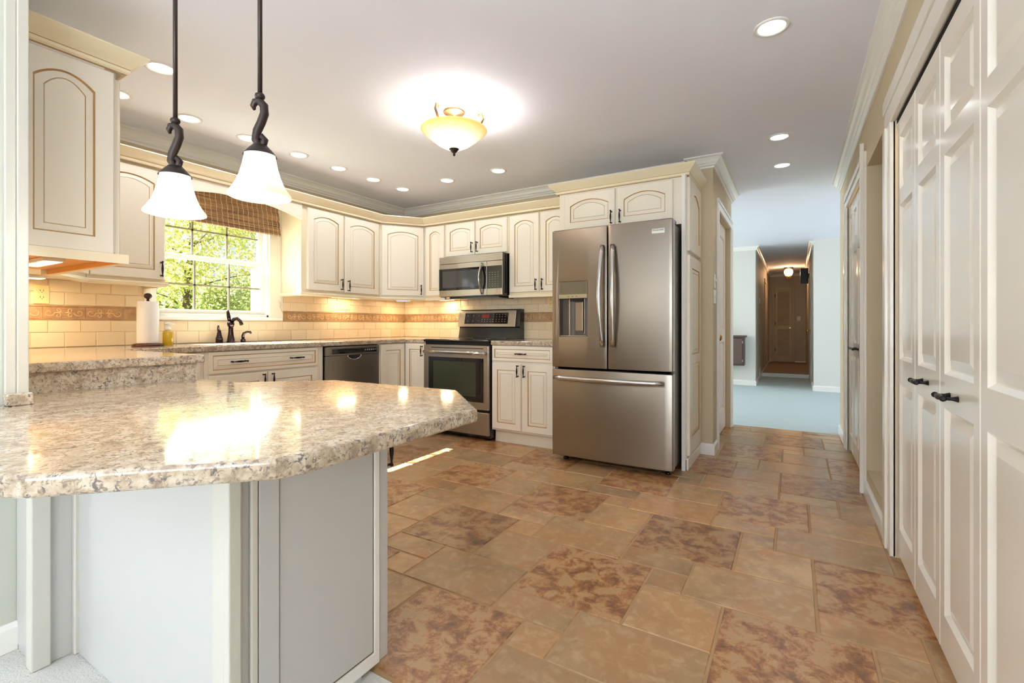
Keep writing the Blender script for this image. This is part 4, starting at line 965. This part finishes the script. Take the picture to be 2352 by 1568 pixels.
plate('thermostat', FX(-.567), 10.3, 1.52, .10, .12, 'small white thermostat on the left hall wall', 'thermostat', 1, b=0, mat=WPLAS)
plate('floor_vent_cover', FX(-.567), 10.4, .14, .30, .14, 'white vent cover low on the left hall wall', 'vent', 1, b=0, mat=WPLAS)
t = thing('wall_speaker', 'black box speaker high on the right hall wall', 'speaker', (.2, 11.3, 1.9))
bm = nb(); box(bm, .12, .26, 11.2, 11.42, 1.90, 2.20); obj('cabinet', bm, BLACK, t, bevel=.004)
bm = nb(); box(bm, .26, .279, 11.28, 11.34, 2.0, 2.1); obj('bracket', bm, BLACK, t)
t = bpy.data.objects.new('door_2', None); C.objects.link(t); t['kind'] = 'structure'; t.location = (.27, 10.4, 0)
bm = nb(); fbox(bm, FXm(.28), 9.95, 10.8, 0, .012, .0, 2.03); obj('door_slab', bm, WHITE, t)
bm = nb(); fr = FXm(.268); tube(bm, [fr(10.05, 0, .95), fr(10.05, .03, .95), fr(10.05, .05, .95), fr(10.05, .065, .95)], [.012, .012, .028, .016], 14); obj('door_knob', bm, BRASS, t)
casing('trim_10', FXm(.28), 9.94, 10.81, 2.04, .07, .02)
casing('trim_11', FX(-.567), 12.2, 13.1, 2.04, .07, .02)

# ------------------------------------------------------------ ceiling lights
GRP = 'recessed ceiling downlights'
proto = None
def downlight(x, y, label):
    global proto
    if proto is None:
        t = thing('recessed_downlight', label, 'ceiling light', (x, y, ZC), GRP); c = (x, y, ZC)
        bm = nb(); lathe(bm, c, [(.074, 0), (.073, -.005), (.062, -.007), (.056, -.003), (.055, 0)], 40); a = obj('trim_ring', bm, WHITE, t)
        bm = nb(); lathe(bm, c, [(.0565, -.0025), (.0005, -.003)], 40); b = obj('lens', bm, LENS, t)
        l = lamp('SPOT', 'bulb_light', (x, y, ZC-.01), 3.9, (.96, .97, 1), .06, direction=(0, 0, -1), parent=t, spot=math.radians(150))
        proto = (t, a, b, l); return t
    t = proto[0].copy(); C.objects.link(t); t.location = (x, y, ZC); t['label'] = label
    for p in proto[1:]:
        q_ = p.copy(); C.objects.link(q_); q_.parent = t
    return t
DL = [(-2.882, 1.201, 'recessed downlight on ceiling beside the left pendant rod, largest of the left row'),
 (-3.427, 1.20, 'recessed downlight almost hidden by the foreground cabinet'),
 (-3.427, 1.59, 'recessed downlight over the sink wall, between the two pendant rods'),
 (-3.42, 1.974, 'recessed downlight on ceiling just behind the right pendant'),
 (-3.404, 2.376, 'recessed downlight first right of the right pendant'),
 (-3.398, 2.759, 'recessed downlight over the sink wall, second right of the pendants'),
 (-3.385, 3.139, 'recessed downlight over the sink wall, third right of the pendants'),
 (-3.37, 3.515, 'recessed downlight nearest the crown moulding corner of the kitchen'),
 (-2.806, 3.515, 'recessed downlight above the microwave, right of the corner one'),
 (-2.241, 3.525, 'recessed downlight below right of the ceiling bowl lamp'),
 (-.086, 2.465, 'large recessed downlight at the upper right of the ceiling'),
 (-.088, 3.933, 'middle recessed downlight before the hall, above the passage'),
 (-.083, 4.643, 'farthest recessed downlight before the hall')]
for a in DL: downlight(*a)

# semi flush bowl lamp
cx, cy = -1.863, 2.405
t = thing('ceiling_bowl_lamp', 'lit glass bowl ceiling lamp with amber rim and bronze finial', 'ceiling lamp', (cx, cy, ZC))
bm = nb(); lathe(bm, (cx, cy, ZC), [(.070, 0), (.072, -.006), (.064, -.014), (.02, -.020), (.008, -.03), (.008, -.12)], 32, cap1=True); obj('canopy', bm, NICKEL, t)
bm = nb()
prof = [(.008, -.243), (.05, -.238), (.10, -.212), (.145, -.178), (.180, -.148), (.205, -.128), (.210, -.120), (.207, -.118), (.178, -.140), (.142, -.170), (.098, -.203), (.05, -.229), (.008, -.234)]
lathe(bm, (cx, cy, ZC), prof, 56)
for v_ in bm.verts: pass
bo = obj('bowl', bm, None or shade_mat('amber_edge_bowl_glass_lamp', -.205, -.125, srgb(255, 246, 224), srgb(250, 206, 112), .78, .36), t)
bm = nb(); lathe(bm, (cx, cy, ZC), [(.034, -.232), (.032, -.240), (.014, -.262), (.006, -.268), (.009, -.276), (.004, -.284)], 24, cap0=True, cap1=True); obj('finial', bm, BRONZE, t)
for k in range(3):
    an = math.radians(150+120*k); d_ = Vector((math.cos(an), math.sin(an), 0)); c_ = Vector((cx, cy, ZC))
    bm = nb(); pts = [c_+d_*r_+Vector((0, 0, z_)) for r_, z_ in ((.01, -.10), (.06, -.125), (.12, -.115), (.165, -.085), (.185, -.05), (.175, -.02), (.155, -.018), (.150, -.035))]
    tube(bm, pts, [.006, .008, .009, .009, .009, .009, .008, .006], 10); obj('scroll_arm', bm, NICKEL, t)
lamp('POINT', 'bulb_light', (cx+.05, cy, ZC-.150), 10, (1, .975, .96), .10, parent=t)

# pendants
PP = 'pendants over the peninsula'
def pendant(x, y, zb, label):
    t = thing('pendant_light', label, 'pendant lamp', (x, y, ZC), PP)
    bm = nb(); tube(bm, [(x, y, ZC-.02), (x, y, zb+.292)], .0063, 14); obj('rod', bm, BRONZE, t)
    bm = nb(); lathe(bm, (x, y, ZC), [(.06, 0), (.06, -.012), (.02, -.024)], 28, cap0=True, cap1=True); obj('canopy', bm, BRONZE, t)
    bm = nb(); lathe(bm, (x, y, zb), [(.006, .300), (.012, .296), (.014, .290), (.012, .284), (.006, .280)], 16, cap0=True, cap1=True)
    dx = Vector((math.cos(math.radians(30.78)), math.sin(math.radians(30.78)), 0))
    S_ = [(-.016, .252), (-.020, .262), (-.014, .274), (0, .276), (.012, .262), (.013, .240), (.004, .215), (-.008, .190), (-.012, .165), (-.004, .148), (.010, .150), (.014, .164), (.006, .174), (-.002, .168)]
    tube(bm, [Vector((x, y, zb))+dx*p[0]+Vector((0, 0, p[1])) for p in S_], [.004, .008, .010, .011, .012, .012, .012, .012, .012, .011, .010, .010, .009, .006], 12); obj('scroll', bm, BRONZE, t)
    bm = nb(); lathe(bm, (x, y, zb), [(.010, .152), (.020, .148), (.033, .134), (.043, .122), (.045, .118)], 32, cap0=True); obj('socket_cap', bm, BRONZE, t)
    bm = nb(); pr = [(.040, .124), (.042, .11), (.047, .085), (.054, .06), (.063, .037), (.074, .018), (.083, .006), (.0835, .001), (.080, .0)]
    inn = [(r-.003, z) for r, z in reversed(pr[:-1])]
    # the shade has its own origin at its lower rim
    bm2 = nb(); lathe(bm2, (0, 0, 0), pr+inn, 48)
    me = bpy.data.meshes.new('shade'); bm2.to_mesh(me); bm2.free(); bm.free(); me.materials.append(PENDG)
    so = bpy.data.objects.new('shade', me); C.objects.link(so); so.parent = t; so.location = Vector((x, y, zb))-t.location
    bm = nb(); lathe(bm, (x, y, zb), [(.004, .11), (.016, .10), (.026, .07), (.024, .045), (.012, .034), (.002, .032)], 20); obj('bulb', bm, WARML, t)
    lamp('POINT', 'bulb_light', (x, y, zb-.02), 2.5, (1, .96, .90), .05, parent=t)
    return t
pendant(-1.653, .727, 1.402, 'left bell shade pendant light, hanging lower on dark bronze rod')
pendant(-1.319, .797, 1.425, 'right bell shade pendant light, hanging nearer and higher in view')

# under cabinet lights
def puck(x, y, label, power, sx=.30, sy=.06, z=1.345):
    t = thing('under_cabinet_light', label, 'light', (x, y, z), 'under cabinet light bars')
    bm = nb(); box(bm, x-sx/2, x+sx/2, y-sy/2, y+sy/2, z-.018, z-.0005); obj('housing', bm, WPLAS, t, bevel=.003)
    bm = nb(); box(bm, x-sx/2+.01, x+sx/2-.01, y-sy/2+.008, y+sy/2-.008, z-.0195, z-.018); obj('lens', bm, WARML, t)
    lamp('AREA', 'lamp_light', (x, y, z-.022), power, (1, .74, .45), sx*.8, sy*.6, (0, 0, -1), parent=t)
puck(-2.80, .715, 'glowing light bar under the foreground wall cabinet', 2.4, .32, .07, z=1.340)
puck(-3.78, .83, 'light bar under the diagonal corner cabinet at left', 2.3, .10, .30)
puck(-3.88, 3.25, 'light bar under the two door cabinet right of the window', 1.1, .06, .35)
puck(-3.78, 3.95, 'light bar under the diagonal corner cabinet by the range', 1.0, .12, .12)
puck(-3.26, 4.08, 'light bar under the narrow cabinet left of the microwave', 1.2, .18, .06)

# ------------------------------------------------------------ outdoors
GR = M('lawn', srgb(120, 150, 70), .9)
bm = nb(); box(bm, -45, -4.13, -30, 35, -.45, -.40); struct('ground', bm, GR)
LEAFM = []
for i, (c0, c1) in enumerate((((160, 168, 112), (112, 128, 88)), ((186, 182, 116), (132, 144, 92)), ((112, 124, 96), (80, 94, 72)))):
    m = M('leaf_%d' % i, srgb(*c0), .5); q = NB(m); q.col(q.mix(q.ramp(q.noise(q.coord(), 1.3, 3), [(.35, (0, 0, 0, 1)), (.65, (1, 1, 1, 1))]), srgb(*c0), srgb(*c1)))
    tl = q.n('ShaderNodeBsdfTranslucent'); tl.inputs[0].default_value = srgb(*[min(255, int(k*1.15)) for k in c0]); ms = q.n('ShaderNodeMixShader'); ms.inputs[0].default_value = .35
    out = [n_ for n_ in q.t.nodes if n_.type == 'OUTPUT_MATERIAL'][0]; q.l(q.b.outputs[0], ms.inputs[1]); q.l(tl.outputs[0], ms.inputs[2]); q.l(ms.outputs[0], out.inputs[0]); LEAFM.append(m)
BARK = M('bark', srgb(84, 70, 56), .9)
def tree(x, y, h, rad, n, label, mi, zc, ls=.05, seed=1):
    r = random.Random(seed); t = thing('tree', label, 'tree', (x, y, -.4), 'trees outside the window')
    bm = nb(); tube(bm, [(x, y, -.4), (x+.1, y, h*.35), (x, y+.1, h*.7), (x-.1, y, h*.95)], [.09, .07, .045, .02], 10)
    for k in range(14):
        a = r.uniform(0, 2*PI); z = r.uniform(.25, .8)*h; L_ = rad*r.uniform(.6, .95)
        p = Vector((x, y, z)); d_ = Vector((math.cos(a), math.sin(a), r.uniform(.1, .5)))
        tube(bm, [p, p+d_*L_*.5+Vector((0, 0, .05)), p+d_*L_], [.02, .012, .005], 6)
    obj('trunk', bm, BARK, t)
    cl = [(Vector((r.gauss(0, .45)*rad, r.gauss(0, .45)*rad, r.uniform(-.5, .5)*h*.9)), r.uniform(.25, .5)*rad) for _ in range(26)]
    vs = []; fs = []
    for k in range(n):
        c_, rr = r.choice(cl); d_ = Vector((r.gauss(0, 1), r.gauss(0, 1), r.gauss(0, 1))).normalized()*rr*(r.random()**.4)
        p = Vector((x, y, zc))+c_+d_; u = Vector((r.gauss(0, 1), r.gauss(0, 1), r.gauss(0, 1))).normalized(); w = u.cross(Vector((r.gauss(0, 1), r.gauss(0, 1), r.gauss(0, 1)))).normalized()
        s = ls*r.uniform(.7, 1.3); i = len(vs)
        vs += [p-u*s, p-u*s*.1+w*s*.5, p+u*s*1.1, p-u*s*.1-w*s*.5]; fs.append((i, i+1, i+2, i+3))
    me = bpy.data.meshes.new('foliage'); me.from_pydata([v_-Vector(t.location) for v_ in vs], [], fs); me.materials.append(LEAFM[mi])
    o = bpy.data.objects.new('foliage', me); C.objects.link(o); o.parent = t
tree(-9.0, 4.1, 4.4, 1.7, 16000, 'sunlit yellow green tree seen in the middle of the window', 1, 2.3, .036, 3)
tree(-11.5, 7.6, 4.6, 2.0, 16000, 'pale green leafy tree seen at the right side of the window', 0, 2.3, .042, 4)
tree(-7.4, 2.2, 1.2, .9, 14000, 'dense dull green shrub filling the lower left window panes', 2, .5, .028, 5)
tree(-14.5, 5.0, 4.8, 2.3, 16000, 'taller green tree standing farther off behind the others', 0, 2.3, .05, 6)
tree(-8.0, 4.5, 1.5, .9, 13000, 'low bright bush at the lower right panes', 0, .8, .03, 8)
t = thing('porch_post', 'pale yellow wooden porch post outside the right window edge', 'post', (-4.62, 2.90, -.4))
bm = nb(); box(bm, -4.66, -4.58, 2.72, 2.80, -.4, 1.62); obj('post', bm, M('porch_yellow', srgb(226, 206, 150), .6), t)
bm = nb(); box(bm, -4.70, -4.13, -3.0, 6.5, 2.47, 2.56); struct('eave_sun_mask', bm, WHITE)  # unseen eave, added to trim the sunlight to a narrow floor strip
